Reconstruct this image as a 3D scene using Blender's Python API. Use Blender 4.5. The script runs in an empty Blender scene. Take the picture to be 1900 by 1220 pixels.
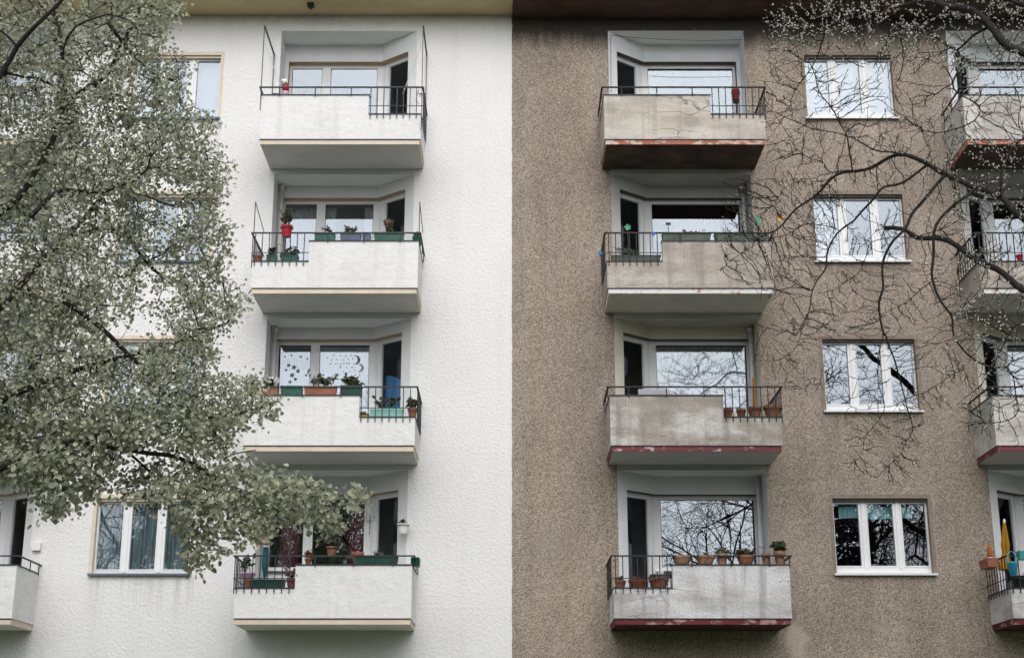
import bpy, math, random
import numpy as np
from mathutils import Vector, noise as mnoise

# ------------------------------------------------------------------ camera, sky, sun, exposure
scene = bpy.context.scene
col = scene.collection
FPX, PITCH, DIST, CX, EYE = 2715.1, .29461, 25.1043, -.0102, 1.6
cam_data = bpy.data.cameras.new('camera')
cam_data.sensor_width = 36.0
cam_data.lens = FPX / 1900.0 * 36.0
cam_data.clip_end = 2000.0
cam = bpy.data.objects.new('camera', cam_data)
cam.location = (CX, -DIST, EYE)
cam.rotation_euler = (math.pi / 2 + PITCH, 0, 0)
col.objects.link(cam)
scene.camera = cam

SUN_EL, SUN_AZ = math.radians(45), math.radians(4)     # azimuth: to the right of straight behind the camera
world = bpy.data.worlds.new('World')
scene.world = world
world.use_nodes = True
wn = world.node_tree
wn.nodes.clear()
sky = wn.nodes.new('ShaderNodeTexSky')
sky.sky_type = 'NISHITA'
sky.sun_disc = False
sky.sun_elevation = SUN_EL
sky.sun_rotation = math.pi - SUN_AZ
sky.air_density = 1.0
sky.dust_density = 2.5
sky.ozone_density = 1.0
hsv = wn.nodes.new('ShaderNodeHueSaturation')
hsv.inputs['Saturation'].default_value = .32          # bright thin overcast
bg = wn.nodes.new('ShaderNodeBackground')
bg.inputs['Strength'].default_value = .15
wout = wn.nodes.new('ShaderNodeOutputWorld')
wn.links.new(sky.outputs[0], hsv.inputs['Color'])
wn.links.new(hsv.outputs[0], bg.inputs['Color'])
wn.links.new(bg.outputs[0], wout.inputs['Surface'])

sd = bpy.data.lights.new('sun', 'SUN')
sd.energy = 1.4
sd.angle = math.radians(75)
sd.color = (1.0, .975, .945)
sun = bpy.data.objects.new('sun', sd)
sdir = Vector((math.sin(SUN_AZ) * math.cos(SUN_EL), -math.cos(SUN_AZ) * math.cos(SUN_EL), math.sin(SUN_EL)))
sun.rotation_euler = sdir.to_track_quat('Z', 'Y').to_euler()
sun.location = (10, -30, 40)
col.objects.link(sun)

scene.view_settings.view_transform = 'Standard'
scene.view_settings.look = 'None'
scene.view_settings.gamma = 1.0
scene.view_settings.exposure = 0.26
scene.cycles.max_bounces = 8
scene.cycles.transparent_max_bounces = 16

# ------------------------------------------------------------------ helpers
_c, _s = math.cos(PITCH), math.sin(PITCH)


def at(px, py, Y):
    """point of the place that lies on the plane y = Y behind photograph pixel (px, py)"""
    u = (px - 950) / FPX
    v = -(py - 610) / FPX
    dy = Y + DIST
    Z = dy * (_s + v * _c) / (_c - v * _s)
    return Vector((CX + u * (dy * _c + Z * _s), Y, Z + EYE))


def proj(p):
    dy = p[1] + DIST
    z = p[2] - EYE
    d = dy * _c + z * _s
    return 950 + FPX * (p[0] - CX) / d, 610 - FPX * (z * _c - dy * _s) / d


def wloc(o):
    v = Vector((0, 0, 0))
    while o:
        v += o.location
        o = o.parent
    return v


class MB:
    def __init__(self):
        self.v, self.f, self.m = [], [], []

    def add(self, vs, fs, mi=0):
        b = len(self.v)
        self.v += [tuple(p) for p in vs]
        for q in fs:
            self.f.append(tuple(b + i for i in q))
            self.m.append(mi)
        return self

    def quad(self, a, b, c, d, mi=0):
        return self.add([a, b, c, d], [(0, 1, 2, 3)], mi)

    def obox(self, o, u, v, w, mi=0):
        o, u, v, w = Vector(o), Vector(u), Vector(v), Vector(w)
        if u.cross(v).dot(w) < 0: u, v = v, u
        vs = [o, o + u, o + u + v, o + v, o + w, o + u + w, o + u + v + w, o + v + w]
        return self.add(vs, [(3, 2, 1, 0), (4, 5, 6, 7), (0, 1, 5, 4), (1, 2, 6, 5), (2, 3, 7, 6), (3, 0, 4, 7)], mi)

    def box(self, x0, x1, y0, y1, z0, z1, mi=0):
        if x0 > x1: x0, x1 = x1, x0
        return self.obox((x0, y0, z0), (x1 - x0, 0, 0), (0, y1 - y0, 0), (0, 0, z1 - z0), mi)

    def bar(self, p, q, w, d=None, mi=0):
        p, q = Vector(p), Vector(q)
        d = d or w
        t = (q - p).normalized()
        ref = Vector((0, 0, 1)) if abs(t.z) < .9 else Vector((1, 0, 0))
        a = t.cross(ref).normalized() * w
        b = a.cross(t).normalized() * d
        return self.obox(p - a / 2 - b / 2, a, b, q - p, mi)

    def tube(self, pts, rad, n=6, mi=0, cap=True):
        pts = [Vector(p) for p in pts]
        base = len(self.v)
        prev = None
        for i, p in enumerate(pts):
            t = (pts[min(i + 1, len(pts) - 1)] - pts[max(i - 1, 0)])
            t = t.normalized() if t.length > 1e-9 else Vector((0, 0, 1))
            if prev is None:
                ref = Vector((0, 0, 1)) if abs(t.z) < .9 else Vector((1, 0, 0))
                a = t.cross(ref).normalized()
            else:
                a = (prev - t * prev.dot(t))
                a = a.normalized() if a.length > 1e-6 else t.orthogonal().normalized()
            prev = a
            b = t.cross(a)
            r = rad[i] if hasattr(rad, '__len__') else rad
            for k in range(n):
                th = 2 * math.pi * k / n
                self.v.append(tuple(p + (a * math.cos(th) + b * math.sin(th)) * r))
        for i in range(len(pts) - 1):
            for k in range(n):
                k2 = (k + 1) % n
                self.f.append((base + i * n + k, base + i * n + k2, base + (i + 1) * n + k2, base + (i + 1) * n + k))
                self.m.append(mi)
        if cap:
            self.f.append(tuple(base + k for k in reversed(range(n)))); self.m.append(mi)
            e = base + (len(pts) - 1) * n
            self.f.append(tuple(e + k for k in range(n))); self.m.append(mi)
        return self

    def lathe(self, prof, c=(0, 0, 0), n=20, mi=0, sx=1, sy=1):
        base = len(self.v)
        for r, z in prof:
            for k in range(n):
                th = 2 * math.pi * k / n
                self.v.append((c[0] + r * math.cos(th) * sx, c[1] + r * math.sin(th) * sy, c[2] + z))
        for i in range(len(prof) - 1):
            for k in range(n):
                k2 = (k + 1) % n
                self.f.append((base + i * n + k, base + i * n + k2, base + (i + 1) * n + k2, base + (i + 1) * n + k))
                self.m.append(mi)
        self.f.append(tuple(base + k for k in reversed(range(n)))); self.m.append(mi)
        e = base + (len(prof) - 1) * n
        self.f.append(tuple(e + k for k in range(n))); self.m.append(mi)
        return self

    def build(self, name, mats, parent=None, local=False, smooth=False, loc=None):
        me = bpy.data.meshes.new(name)
        me.from_pydata(self.v, [], self.f)
        if not isinstance(mats, (list, tuple)): mats = [mats]
        for m in mats: me.materials.append(m)
        if len(mats) > 1: me.polygons.foreach_set('material_index', self.m)
        if smooth: me.polygons.foreach_set('use_smooth', [True] * len(me.polygons))
        me.update()
        o = bpy.data.objects.new(name, me)
        col.objects.link(o)
        if loc is not None: o.location = loc
        if parent is not None:
            o.parent = parent
            if not local: o.location = -wloc(parent)
        return o


def tag(o, label, cat, group=None, kind=None):
    o['label'] = label
    o['category'] = cat
    if group: o['group'] = group
    if kind: o['kind'] = kind
    return o


def thing(name, label, cat, loc=(0, 0, 0), rz=0, group=None):
    o = bpy.data.objects.new(name, None)
    o.location = loc
    o.rotation_euler = (0, 0, rz)
    o.empty_display_size = .1
    col.objects.link(o)
    return tag(o, label, cat, group)


# ------------------------------------------------------------------ materials
class NT:
    def __init__(self, name):
        self.mat = bpy.data.materials.new(name)
        self.mat.use_nodes = True
        self.t = self.mat.node_tree
        self.t.nodes.clear()
        self.out = self.t.nodes.new('ShaderNodeOutputMaterial')

    def n(self, kind, **kw):
        nd = self.t.nodes.new('ShaderNode' + kind)
        for k, v in kw.items():
            if k.startswith('i_'):
                nd.inputs[k[2:].replace('_', ' ')].default_value = v
            else:
                setattr(nd, k, v)
        return nd

    def l(self, a, b):
        self.t.links.new(a, b)

    def coord(self):
        if not hasattr(self, '_co'): self._co = self.n('TexCoord').outputs['Object']
        return self._co

    def mapping(self, sc=(1, 1, 1), rot=(0, 0, 0), loc=(0, 0, 0)):
        m = self.n('Mapping')
        m.inputs['Scale'].default_value = sc
        m.inputs['Rotation'].default_value = rot
        m.inputs['Location'].default_value = loc
        self.l(self.coord(), m.inputs[0])
        return m.outputs[0]

    def noise(self, scale, detail=3, rough=.55, vec=None, dist=0):
        nd = self.n('TexNoise')
        nd.inputs['Scale'].default_value = scale
        nd.inputs['Detail'].default_value = detail
        nd.inputs['Roughness'].default_value = rough
        nd.inputs['Distortion'].default_value = dist
        self.l(vec if vec is not None else self.coord(), nd.inputs['Vector'])
        return nd.outputs['Fac']

    def voro(self, scale, feature='F1', vec=None):
        nd = self.n('TexVoronoi', feature=feature)
        nd.inputs['Scale'].default_value = scale
        self.l(vec if vec is not None else self.coord(), nd.inputs['Vector'])
        return nd

    def ramp(self, fac, stops):
        r = self.n('ValToRGB')
        el = r.color_ramp.elements
        while len(el) < len(stops): el.new(.5)
        for e, (p, c) in zip(el, stops):
            e.position = p
            e.color = (c, c, c, 1) if not hasattr(c, '__len__') else (*c, 1)
        self.l(fac, r.inputs[0])
        return r.outputs[0]

    def mix(self, fac, a, b, mode='MIX'):
        m = self.n('MixRGB', blend_type=mode)
        for s, i in ((fac, 0), (a, 1), (b, 2)):
            if hasattr(s, 'links') or hasattr(s, 'is_linked'): self.l(s, m.inputs[i])
            elif hasattr(s, '__len__'): m.inputs[i].default_value = (*s, 1)
            else: m.inputs[i].default_value = s if i == 0 else (s, s, s, 1)
        return m.outputs[0]

    def math(self, op, a, b=0.0):
        m = self.n('Math', operation=op)
        for s, i in ((a, 0), (b, 1)):
            if hasattr(s, 'is_linked'): self.l(s, m.inputs[i])
            else: m.inputs[i].default_value = s
        return m.outputs[0]

    def bump(self, h, strength=.5, dist=.02, prev=None):
        b = self.n('Bump')
        b.inputs['Strength'].default_value = strength
        b.inputs['Distance'].default_value = dist
        self.l(h, b.inputs['Height'])
        if prev is not None: self.l(prev, b.inputs['Normal'])
        return b.outputs[0]

    def principled(self, color, rough=.8, normal=None, spec=.3, metal=0):
        p = self.n('BsdfPrincipled')
        if hasattr(color, 'is_linked'): self.l(color, p.inputs['Base Color'])
        else: p.inputs['Base Color'].default_value = (*color, 1)
        if hasattr(rough, 'is_linked'): self.l(rough, p.inputs['Roughness'])
        else: p.inputs['Roughness'].default_value = rough
        p.inputs['Specular IOR Level'].default_value = spec
        p.inputs['Metallic'].default_value = metal
        if normal is not None: self.l(normal, p.inputs['Normal'])
        self.l(p.outputs[0], self.out.inputs[0])
        return p


def plain(name, color, rough=.7, var=.12, scale=12, bump=0, spec=.3, metal=0):
    t = NT(name)
    f = t.noise(scale, 4)
    lo = tuple(c * (1 - var) for c in color)
    hi = tuple(min(1, c * (1 + var)) for c in color)
    c = t.ramp(f, [(.3, lo), (.7, hi)])
    nrm = t.bump(t.noise(scale * 6, 3), bump, .01) if bump else None
    t.principled(c, rough, nrm, spec, metal)
    return t.mat


def stucco_white():
    t = NT('white_stucco')
    big = t.noise(.5, 5, .6)
    c = t.ramp(big, [(.3, (.76, .76, .755)), (.7, (.815, .815, .81))])
    # faint vertical rain marks
    st = t.noise(1.0, 5, .65, t.mapping((3.2, 1, .22)))
    c = t.mix(t.ramp(st, [(.5, 0.0), (.75, .2)]), c, (.58, .57, .54))
    # darker band with a ragged edge just under the eaves
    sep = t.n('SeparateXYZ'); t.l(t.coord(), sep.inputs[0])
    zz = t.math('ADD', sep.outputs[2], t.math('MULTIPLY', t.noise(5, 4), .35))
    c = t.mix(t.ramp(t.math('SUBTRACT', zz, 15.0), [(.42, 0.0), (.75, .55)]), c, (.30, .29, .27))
    sepw = t.n('SeparateXYZ'); t.l(t.coord(), sepw.inputs[0])
    ax_ = t.math('ABSOLUTE', sepw.outputs[0])
    inx = t.math('MULTIPLY', t.math('GREATER_THAN', ax_, 5.42), t.math('LESS_THAN', ax_, 7.28))
    fz = t.math('FRACT', t.math('DIVIDE', t.math('SUBTRACT', sepw.outputs[2], 4.80), 2.83))
    run_ = t.ramp(fz, [(.72, 0.0), (.985, 1.0)])
    rn_ = t.noise(1.0, 4, .6, t.mapping((9.0, 1, .35), loc=(3, 0, 2)))
    rm_ = t.math('MULTIPLY', t.math('MULTIPLY', inx, run_), t.ramp(rn_, [(.46, 0.0), (.68, .42)]))
    c = t.mix(rm_, c, (.42, .40, .37))
    lump = t.noise(19, 5, .62, dist=.2)
    fine = t.noise(45, 2, .5)
    h = t.math('ADD', t.ramp(lump, [(.35, 0.0), (.62, 1.0)]), t.math('MULTIPLY', fine, .45))
    c = t.mix(t.ramp(lump, [(.34, .16), (.48, 0.0)]), c, (.56, .55, .53))
    t.principled(c, .9, t.bump(h, .5, .012), .2)
    return t.mat


def pebble_dash():
    t = NT('brown_pebble_dash')
    v = t.voro(78)
    cell = t.n('SeparateColor'); t.l(v.outputs['Color'], cell.inputs[0])
    c = t.ramp(cell.outputs[0], [(0, (.135, .112, .092)), (.25, (.255, .213, .176)), (.5, (.35, .296, .247)), (.8, (.425, .366, .311)), (1, (.60, .54, .475))])
    n2 = t.noise(105, 2, .7)
    c = t.mix(t.ramp(n2, [(.34, .42), (.52, 0.0)]), c, (.12, .096, .08))
    big = t.noise(.55, 6, .62)
    c = t.mix(1.0, c, t.ramp(big, [(.28, (.82, .81, .80)), (.72, (1.24, 1.22, 1.19))]), 'MULTIPLY')
    run = t.noise(1.0, 5, .6, t.mapping((2.6, 1, .18), loc=(7, 0, 1)))
    c = t.mix(1.0, c, t.ramp(run, [(.32, (.86, .85, .84)), (.56, (1.0, 1.0, 1.0))]), 'MULTIPLY')
    pt = t.noise(1.0, 4, .55, t.mapping((.8, 1, .5), loc=(2, 0, 6)))
    c = t.mix(t.ramp(pt, [(.60, 0.0), (.66, .3)]), c, (.30, .262, .228))
    # scraped pale patch below the lowest balcony, and a few pale chips
    gd = t.n('VectorMath', operation='DISTANCE')
    mpv = t.mapping((1.25, 1, .75))
    nz_ = t.n('TexNoise'); nz_.inputs['Scale'].default_value = 3.0; nz_.inputs['Detail'].default_value = 5; t.l(t.coord(), nz_.inputs['Vector'])
    ad = t.n('VectorMath', operation='MULTIPLY_ADD'); ad.inputs[1].default_value = (.35, 0, .35); t.l(nz_.outputs['Color'], ad.inputs[0]); t.l(mpv, ad.inputs[2])
    t.l(ad.outputs[0], gd.inputs[0]); gd.inputs[1].default_value = (4.78 * 1.25 + .17, 0, 3.72 * .75 + .17)
    c = t.mix(t.ramp(gd.outputs['Value'], [(.16, .55), (.30, 0.0)]), c, (.60, .54, .46))
    chv = t.voro(.9)
    c = t.mix(t.ramp(chv.outputs['Distance'], [(.009, .9), (.014, 0.0)]), c, (.8, .78, .74))
    moss = t.noise(1.1, 5, .6, t.mapping((1, 1, .6), loc=(4, 0, 2)))
    c = t.mix(t.ramp(moss, [(.58, 0.0), (.78, .35)]), c, (.22, .19, .115))
    sep = t.n('SeparateXYZ'); t.l(t.coord(), sep.inputs[0])
    # soot and run marks below the eaves
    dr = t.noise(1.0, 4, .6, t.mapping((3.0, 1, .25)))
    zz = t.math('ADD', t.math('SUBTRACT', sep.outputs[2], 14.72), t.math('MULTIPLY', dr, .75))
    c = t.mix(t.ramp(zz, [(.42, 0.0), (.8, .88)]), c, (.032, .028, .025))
    sepw = t.n('SeparateXYZ'); t.l(t.coord(), sepw.inputs[0])
    ax_ = t.math('ABSOLUTE', sepw.outputs[0])
    inx = t.math('MULTIPLY', t.math('GREATER_THAN', ax_, 5.42), t.math('LESS_THAN', ax_, 7.28))
    fz = t.math('FRACT', t.math('DIVIDE', t.math('SUBTRACT', sepw.outputs[2], 4.80), 2.83))
    run_ = t.ramp(fz, [(.72, 0.0), (.985, 1.0)])
    rn_ = t.noise(1.0, 4, .6, t.mapping((9.0, 1, .35), loc=(3, 0, 2)))
    rm_ = t.math('MULTIPLY', t.math('MULTIPLY', inx, run_), t.ramp(rn_, [(.46, 0.0), (.68, .5)]))
    c = t.mix(rm_, c, (.13, .11, .095))
    # rust runs
    rs = t.noise(1.0, 2, .5, t.mapping((4.5, 1, .05), loc=(1.7, 0, 0)))
    rz = t.ramp(t.math('SUBTRACT', sep.outputs[2], 14.3), [(.1, 0.0), (.7, 1.0)])
    c = t.mix(t.math('MULTIPLY', t.ramp(rs, [(.68, 0.0), (.74, .5)]), rz), c, (.26, .10, .06))
    h = t.math('ADD', t.math('SUBTRACT', 1.0, v.outputs['Distance']), t.math('MULTIPLY', n2, .5))
    t.principled(c, .92, t.bump(h, .65, .008), .2)
    return t.mat


def old_plaster(name, base, dark, light, stain, cracks=.5, seed=0.0, grain=.4):
    """bare weathered render: patches, run marks below the coping, hair cracks"""
    t = NT(name)
    L = (seed * 3.1, seed * 1.7, seed)
    m1 = t.noise(1.0, 6, .62, t.mapping((.9, .9, 2.6), loc=L))
    c = t.ramp(m1, [(.36, dark), (.48, base), (.60, light)])
    m2 = t.noise(1.0, 6, .65, t.mapping((1.6, 1.6, 1.1), loc=(L[1], 5, L[0])))
    c = t.mix(t.ramp(m2, [(.52, 0.0), (.66, .75)]), c, light)
    m3 = t.noise(1.0, 5, .6, t.mapping((5.5, 5.5, .35), loc=L))
    c = t.mix(t.ramp(m3, [(.52, 0.0), (.68, .6)]), c, stain)
    m5 = t.noise(1.0, 5, .7, t.mapping((1.1, 1.1, 1.8), loc=(L[2], L[0], 9)))
    c = t.mix(t.ramp(m5, [(.52, 0.0), (.64, .6)]), c, stain)
    wv = t.n('VectorMath', operation='ADD')
    wn_ = t.n('TexNoise'); wn_.inputs['Scale'].default_value = 2.2; wn_.inputs['Detail'].default_value = 5
    t.l(t.coord(), wn_.inputs['Vector'])
    sc = t.n('VectorMath', operation='SCALE'); sc.inputs['Scale'].default_value = .5
    t.l(wn_.outputs['Color'], sc.inputs[0])
    t.l(t.mapping((.16, .16, 1.9), loc=L), wv.inputs[0]); t.l(sc.outputs[0], wv.inputs[1])
    vo = t.voro(1.6, 'DISTANCE_TO_EDGE', wv.outputs[0])
    cr = t.ramp(vo.outputs['Distance'], [(.004, 1.0), (.016, 0.0)])
    cm = t.ramp(t.noise(.9, 2, .5, t.mapping(loc=(L[1], 1, 3))), [(.5, 0.0), (.6, 1.0)])
    cr = t.math('MULTIPLY', t.math('MULTIPLY', cr, cm), cracks)
    c = t.mix(cr, c, (.05, .045, .04))
    fine = t.noise(38, 4, .6)
    c = t.mix(t.ramp(fine, [(.38, grain), (.58, 0.0)]), c, stain)
    h = t.math('SUBTRACT', t.math('ADD', t.noise(7, 5, .6), t.math('MULTIPLY', fine, .4)), t.math('MULTIPLY', cr, 1.5))
    t.principled(c, .88, t.bump(h, .7, .025), .2)
    return t.mat


def peeling(name, paint, under, amount=.5, seed=0.0):
    t = NT(name)
    f = t.noise(1.0, 5, .65, t.mapping((4, 4, 7), loc=(seed, 0, seed)))
    w = .03
    c = t.ramp(f, [(max(.01, amount - w), under), (amount + w, paint)])
    d = t.noise(9, 4)
    c = t.mix(t.ramp(d, [(.5, 0.0), (.75, .45)]), c, tuple(x * .45 for x in paint))
    t.principled(c, .8, t.bump(f, .5, .008), .25)
    return t.mat


def glass(nm, r0):
    t = NT(nm)
    lw = t.n('LayerWeight'); lw.inputs['Blend'].default_value = .5
    fr = t.math('ADD', r0, t.math('MULTIPLY', t.math('POWER', lw.outputs['Facing'], 5.0), 1 - r0))   # Schlick, same on both faces
    wob = t.bump(t.noise(1.3, 1), .05, .02)
    gl = t.n('BsdfGlossy'); gl.inputs['Roughness'].default_value = .0
    gl.inputs['Color'].default_value = (.82, .905, 1, 1)
    t.l(wob, gl.inputs['Normal'])
    tr = t.n('BsdfTransparent'); tr.inputs['Color'].default_value = (.93, .95, .95, 1)
    mx = t.n('MixShader')
    t.l(fr, mx.inputs[0]); t.l(tr.outputs[0], mx.inputs[1]); t.l(gl.outputs[0], mx.inputs[2])
    t.l(mx.outputs[0], t.out.inputs[0])
    return t.mat


def leaf_mat(name, stops, trans=.3, rough=.5):
    t = NT(name)
    g = t.n('NewGeometry')
    oi = t.n('ObjectInfo')
    r = t.math('FRACT', t.math('ADD', g.outputs['Random Per Island'], oi.outputs['Random']))
    c = t.ramp(r, stops)
    p = t.n('BsdfPrincipled')
    t.l(c, p.inputs['Base Color'])
    p.inputs['Roughness'].default_value = rough
    p.inputs['Specular IOR Level'].default_value = .35
    tl = t.n('BsdfTranslucent'); t.l(c, tl.inputs['Color'])
    mx = t.n('MixShader'); mx.inputs[0].default_value = trans
    t.l(p.outputs[0], mx.inputs[1]); t.l(tl.outputs[0], mx.inputs[2]); t.l(mx.outputs[0], t.out.inputs[0])
    return t.mat


def fabric(name, color, var=.15, trans=.25):
    t = NT(name)
    c = t.ramp(t.noise(4, 3, .5, t.mapping((6, 6, .6))), [(.3, tuple(x * (1 - var) for x in color)), (.7, tuple(min(1, x * (1 + var)) for x in color))])
    d = t.n('BsdfDiffuse'); t.l(c, d.inputs['Color'])
    tl = t.n('BsdfTranslucent'); t.l(c, tl.inputs['Color'])
    mx = t.n('MixShader'); mx.inputs[0].default_value = trans
    t.l(d.outputs[0], mx.inputs[1]); t.l(tl.outputs[0], mx.inputs[2]); t.l(mx.outputs[0], t.out.inputs[0])
    return t.mat


M = {}
M['stucco'] = stucco_white()
M['pebble'] = pebble_dash()
M['glass'] = glass('window_glass', .12)
M['door_glass'] = glass('plain_door_glass', .045)
M['white_plaster'] = old_plaster('white_balcony_plaster', (.77, .77, .76), (.745, .745, .735), (.79, .79, .785), (.66, .65, .63), .0, .4, .25)
M['white_soffit'] = plain('pale_soffit', (.62, .61, .59), .9, .06, 2, .2, .2)
M['cream_band'] = plain('cream_slab_edge', (.66, .57, .45), .8, .08, 4, .2)
M['cream_trim'] = plain('cream_trim', (.69, .61, .50), .85, .08, 5, .3)
M['cream_eaves'] = plain('cream_eaves_paint', (.60, .49, .28), .85, .10, 1.5, .2)
M['brown_eaves'] = plain('dark_brown_eaves_paint', (.085, .045, .036), .8, .3, 2, .3)
M['brown_trim'] = plain('brown_trim', (.25, .205, .165), .9, .2, 6, .4)
M['logg_white'] = plain('loggia_plaster_white', (.74, .755, .76), .9, .05, 3, .5, .2)
M['logg_r1'] = plain('loggia_plaster_cool', (.72, .745, .77), .9, .07, 2.5, .4, .2)
M['logg_r2'] = plain('loggia_plaster_grey', (.52, .52, .51), .9, .14, 2.5, .5, .2)
M['logg_r3'] = plain('loggia_plaster_cream', (.62, .595, .50), .9, .1, 2.5, .6, .2)
M['ceil'] = plain('loggia_ceiling_paint', (.80, .80, .79), .9, .05, 2, .1, .2)
M['ceil_old'] = plain('old_loggia_ceiling', (.42, .415, .39), .9, .12, 2, .1, .2)
M['lintel_ochre'] = plain('ochre_reveal', (.42, .31, .20), .85, .1, 4)
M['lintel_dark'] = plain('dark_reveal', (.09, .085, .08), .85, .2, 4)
M['frame'] = plain('white_window_frame', (.80, .81, .82), .45, .04, 3, 0, .4)
M['gasket'] = plain('dark_gasket', (.03, .03, .03), .6)
M['sill_white'] = plain('white_sill', (.80, .82, .85), .45, .05, 3, 0, .4)
M['sill_grey'] = plain('blue_grey_sill', (.16, .20, .25), .45, .1, 3, 0, .4)
M['iron'] = plain('dark_painted_iron', (.022, .028, .034), .5, .3, 20, .2, .4)
M['iron_rust'] = plain('rusting_iron', (.032, .028, .028), .65, .5, 14, .3, .3)
M['pipe'] = plain('painted_pipe', (.62, .63, .62), .5, .06, 4)
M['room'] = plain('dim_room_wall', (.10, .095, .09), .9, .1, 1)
M['r1'] = old_plaster('weathered_render_sandy', (.52, .47, .41), (.41, .37, .32), (.63, .59, .53), (.30, .27, .24), .6, 1.3)
M['r2'] = old_plaster('weathered_render_grey', (.44, .39, .345), (.36, .32, .28), (.57, .53, .48), (.27, .24, .21), .35, 2.9)
M['r3'] = old_plaster('weathered_render_taupe', (.43, .385, .34), (.33, .295, .26), (.66, .64, .62), (.24, .22, .2), .15, 4.4)
M['r4'] = old_plaster('weathered_render_pale', (.56, .56, .57), (.42, .41, .41), (.72, .73, .75), (.31, .28, .25), .3, 6.1)
M['r5'] = old_plaster('weathered_render_far', (.58, .55, .51), (.45, .42, .38), (.68, .66, .63), (.30, .28, .26), .3, 8.3)
M['b1'] = peeling('peeling_salmon_edge', (.38, .14, .095), (.60, .47, .40), .45, 1)
M['b2'] = peeling('chalky_white_edge', (.72, .70, .69), (.36, .07, .08), .41, 2)
M['b3'] = peeling('crimson_edge', (.19, .05, .06), (.50, .38, .39), .43, 3)
M['b4'] = peeling('dark_red_edge', (.135, .028, .032), (.40, .26, .23), .42, 4)
M['s1'] = plain('sooty_brown_soffit', (.075, .052, .042), .9, .45, 2.2, .3)
M['s2'] = plain('white_old_soffit', (.60, .59, .57), .9, .08, 2, .2)
M['s3'] = plain('grey_old_soffit', (.56, .57, .58), .9, .06, 2, .2)
M['s4'] = plain('dark_red_soffit', (.06, .03, .03), .9, .35, 2.2, .3)
M['terracotta'] = plain('terracotta', (.245, .112, .07), .8, .28, 16, .3)
M['terracotta_pale'] = plain('pale_terracotta', (.30, .172, .12), .85, .5, 14, .3)
M['terracotta_plastic'] = plain('terracotta_plastic', (.31, .112, .066), .5, .18, 8)
M['terracotta_dark'] = plain('wet_terracotta', (.20, .07, .045), .8, .3, 14, .3)
M['green_box'] = plain('green_plastic', (.03, .115, .09), .45, .2, 8)
M['dark_green_box'] = plain('dark_green_plastic', (.016, .062, .048), .5, .15, 8)
M['grey_green_box'] = plain('weathered_green_plastic', (.10, .125, .105), .75, .25, 6)
M['blue_box'] = plain('blue_grey_plastic', (.10, .125, .19), .5, .12, 8)
M['mint_box'] = plain('mint_plastic', (.30, .62, .54), .5, .08, 8)
M['red_plastic'] = plain('red_plastic', (.38, .015, .025), .4, .15, 8)
M['pink_plastic'] = plain('lilac_plastic', (.55, .33, .48), .5, .1, 8)
M['white_plastic'] = plain('white_plastic', (.78, .78, .77), .45, .05, 8)
M['black_plastic'] = plain('black_plastic', (.02, .02, .02), .5, .2, 8)
M['teal_cloth'] = fabric('teal_cloth', (.04, .15, .17))
M['blue_plastic'] = plain('blue_plastic', (.01, .13, .50), .45, .1, 8)
M['sky_blue'] = plain('sky_blue_plastic', (.05, .38, .58), .45, .1, 8)
M['teal_plastic'] = plain('teal_plastic', (.06, .33, .29), .45, .12, 8)
M['green_paint'] = plain('green_enamel', (.10, .42, .26), .4, .1, 8)
M['yellow_cloth'] = fabric('yellow_cloth', (.46, .25, .03))
M['orange_cloth'] = fabric('orange_cloth', (.50, .17, .06))
M['gold'] = plain('gold_cloth', (.62, .38, .06), .8)
M['red_cloth'] = plain('red_cloth', (.22, .03, .03), .8)
M['soil'] = plain('potting_soil', (.035, .026, .02), .95, .4, 30, .6)
M['bark'] = plain('dark_bark', (.030, .026, .023), .9, .4, 18, .8)
M['bark_grey'] = plain('grey_brown_bark', (.030, .026, .023), .9, .4, 18, .8)
M['twig'] = plain('dark_twig', (.026, .022, .020), .9, .3, 8)
M['leaf'] = leaf_mat('young_linden_leaf', [(0, (.22, .242, .162)), (.35, (.35, .375, .262)), (.75, (.47, .49, .36)), (1, (.62, .64, .50))], .45)
M['bud'] = leaf_mat('pale_blossom_bud', [(0, (.55, .55, .42)), (.4, (.76, .75, .66)), (1, (.88, .87, .83))], .25)
M['plant'] = leaf_mat('pot_plant_leaf', [(0, (.03, .045, .02)), (.6, (.07, .10, .045)), (1, (.14, .17, .09))], .2)
M['plant_grey'] = leaf_mat('grey_green_leaf', [(0, (.08, .095, .06)), (.6, (.16, .175, .12)), (1, (.27, .28, .20))], .2)
M['dry'] = leaf_mat('dry_plant', [(0, (.10, .06, .045)), (.6, (.19, .13, .095)), (1, (.30, .23, .17))], .1)
M['flower_white'] = leaf_mat('white_petal', [(0, (.72, .72, .70)), (1, (.82, .82, .8))], .2)
M['flower_red'] = leaf_mat('red_petal', [(0, (.35, .02, .03)), (1, (.5, .06, .05))], .2)
M['flower_yellow'] = leaf_mat('yellow_petal', [(0, (.6, .4, .04)), (1, (.7, .5, .08))], .2)
M['curtain_white'] = fabric('white_sheer', (.78, .78, .80), .06, .4)
M['curtain_lilac'] = fabric('pale_lilac_cloth', (.60, .59, .66), .04, .3)
M['curtain_blue'] = fabric('slate_blue_curtain', (.27, .36, .385), .35, .2)
M['curtain_maroon'] = fabric('maroon_curtain', (.26, .06, .085), .25, .15)
M['curtain_teal'] = fabric('teal_valance', (.40, .72, .78), .12, .3)
M['blue_sheet'] = fabric('blue_sheet', (.07, .30, .68), .12, .25)
M['blind'] = fabric('pale_blind', (.44, .44, .49), .04, .3)
M['sticker_grey'] = plain('grey_sticker', (.18, .17, .20), .6)
M['sticker_lilac'] = plain('lilac_sticker', (.34, .27, .33), .6)
M['sticker_teal'] = plain('teal_sticker', (.06, .15, .19), .6)
M['grass'] = plain('ground_grass', (.055, .075, .03), .95, .4, 2.5, .6)
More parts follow.
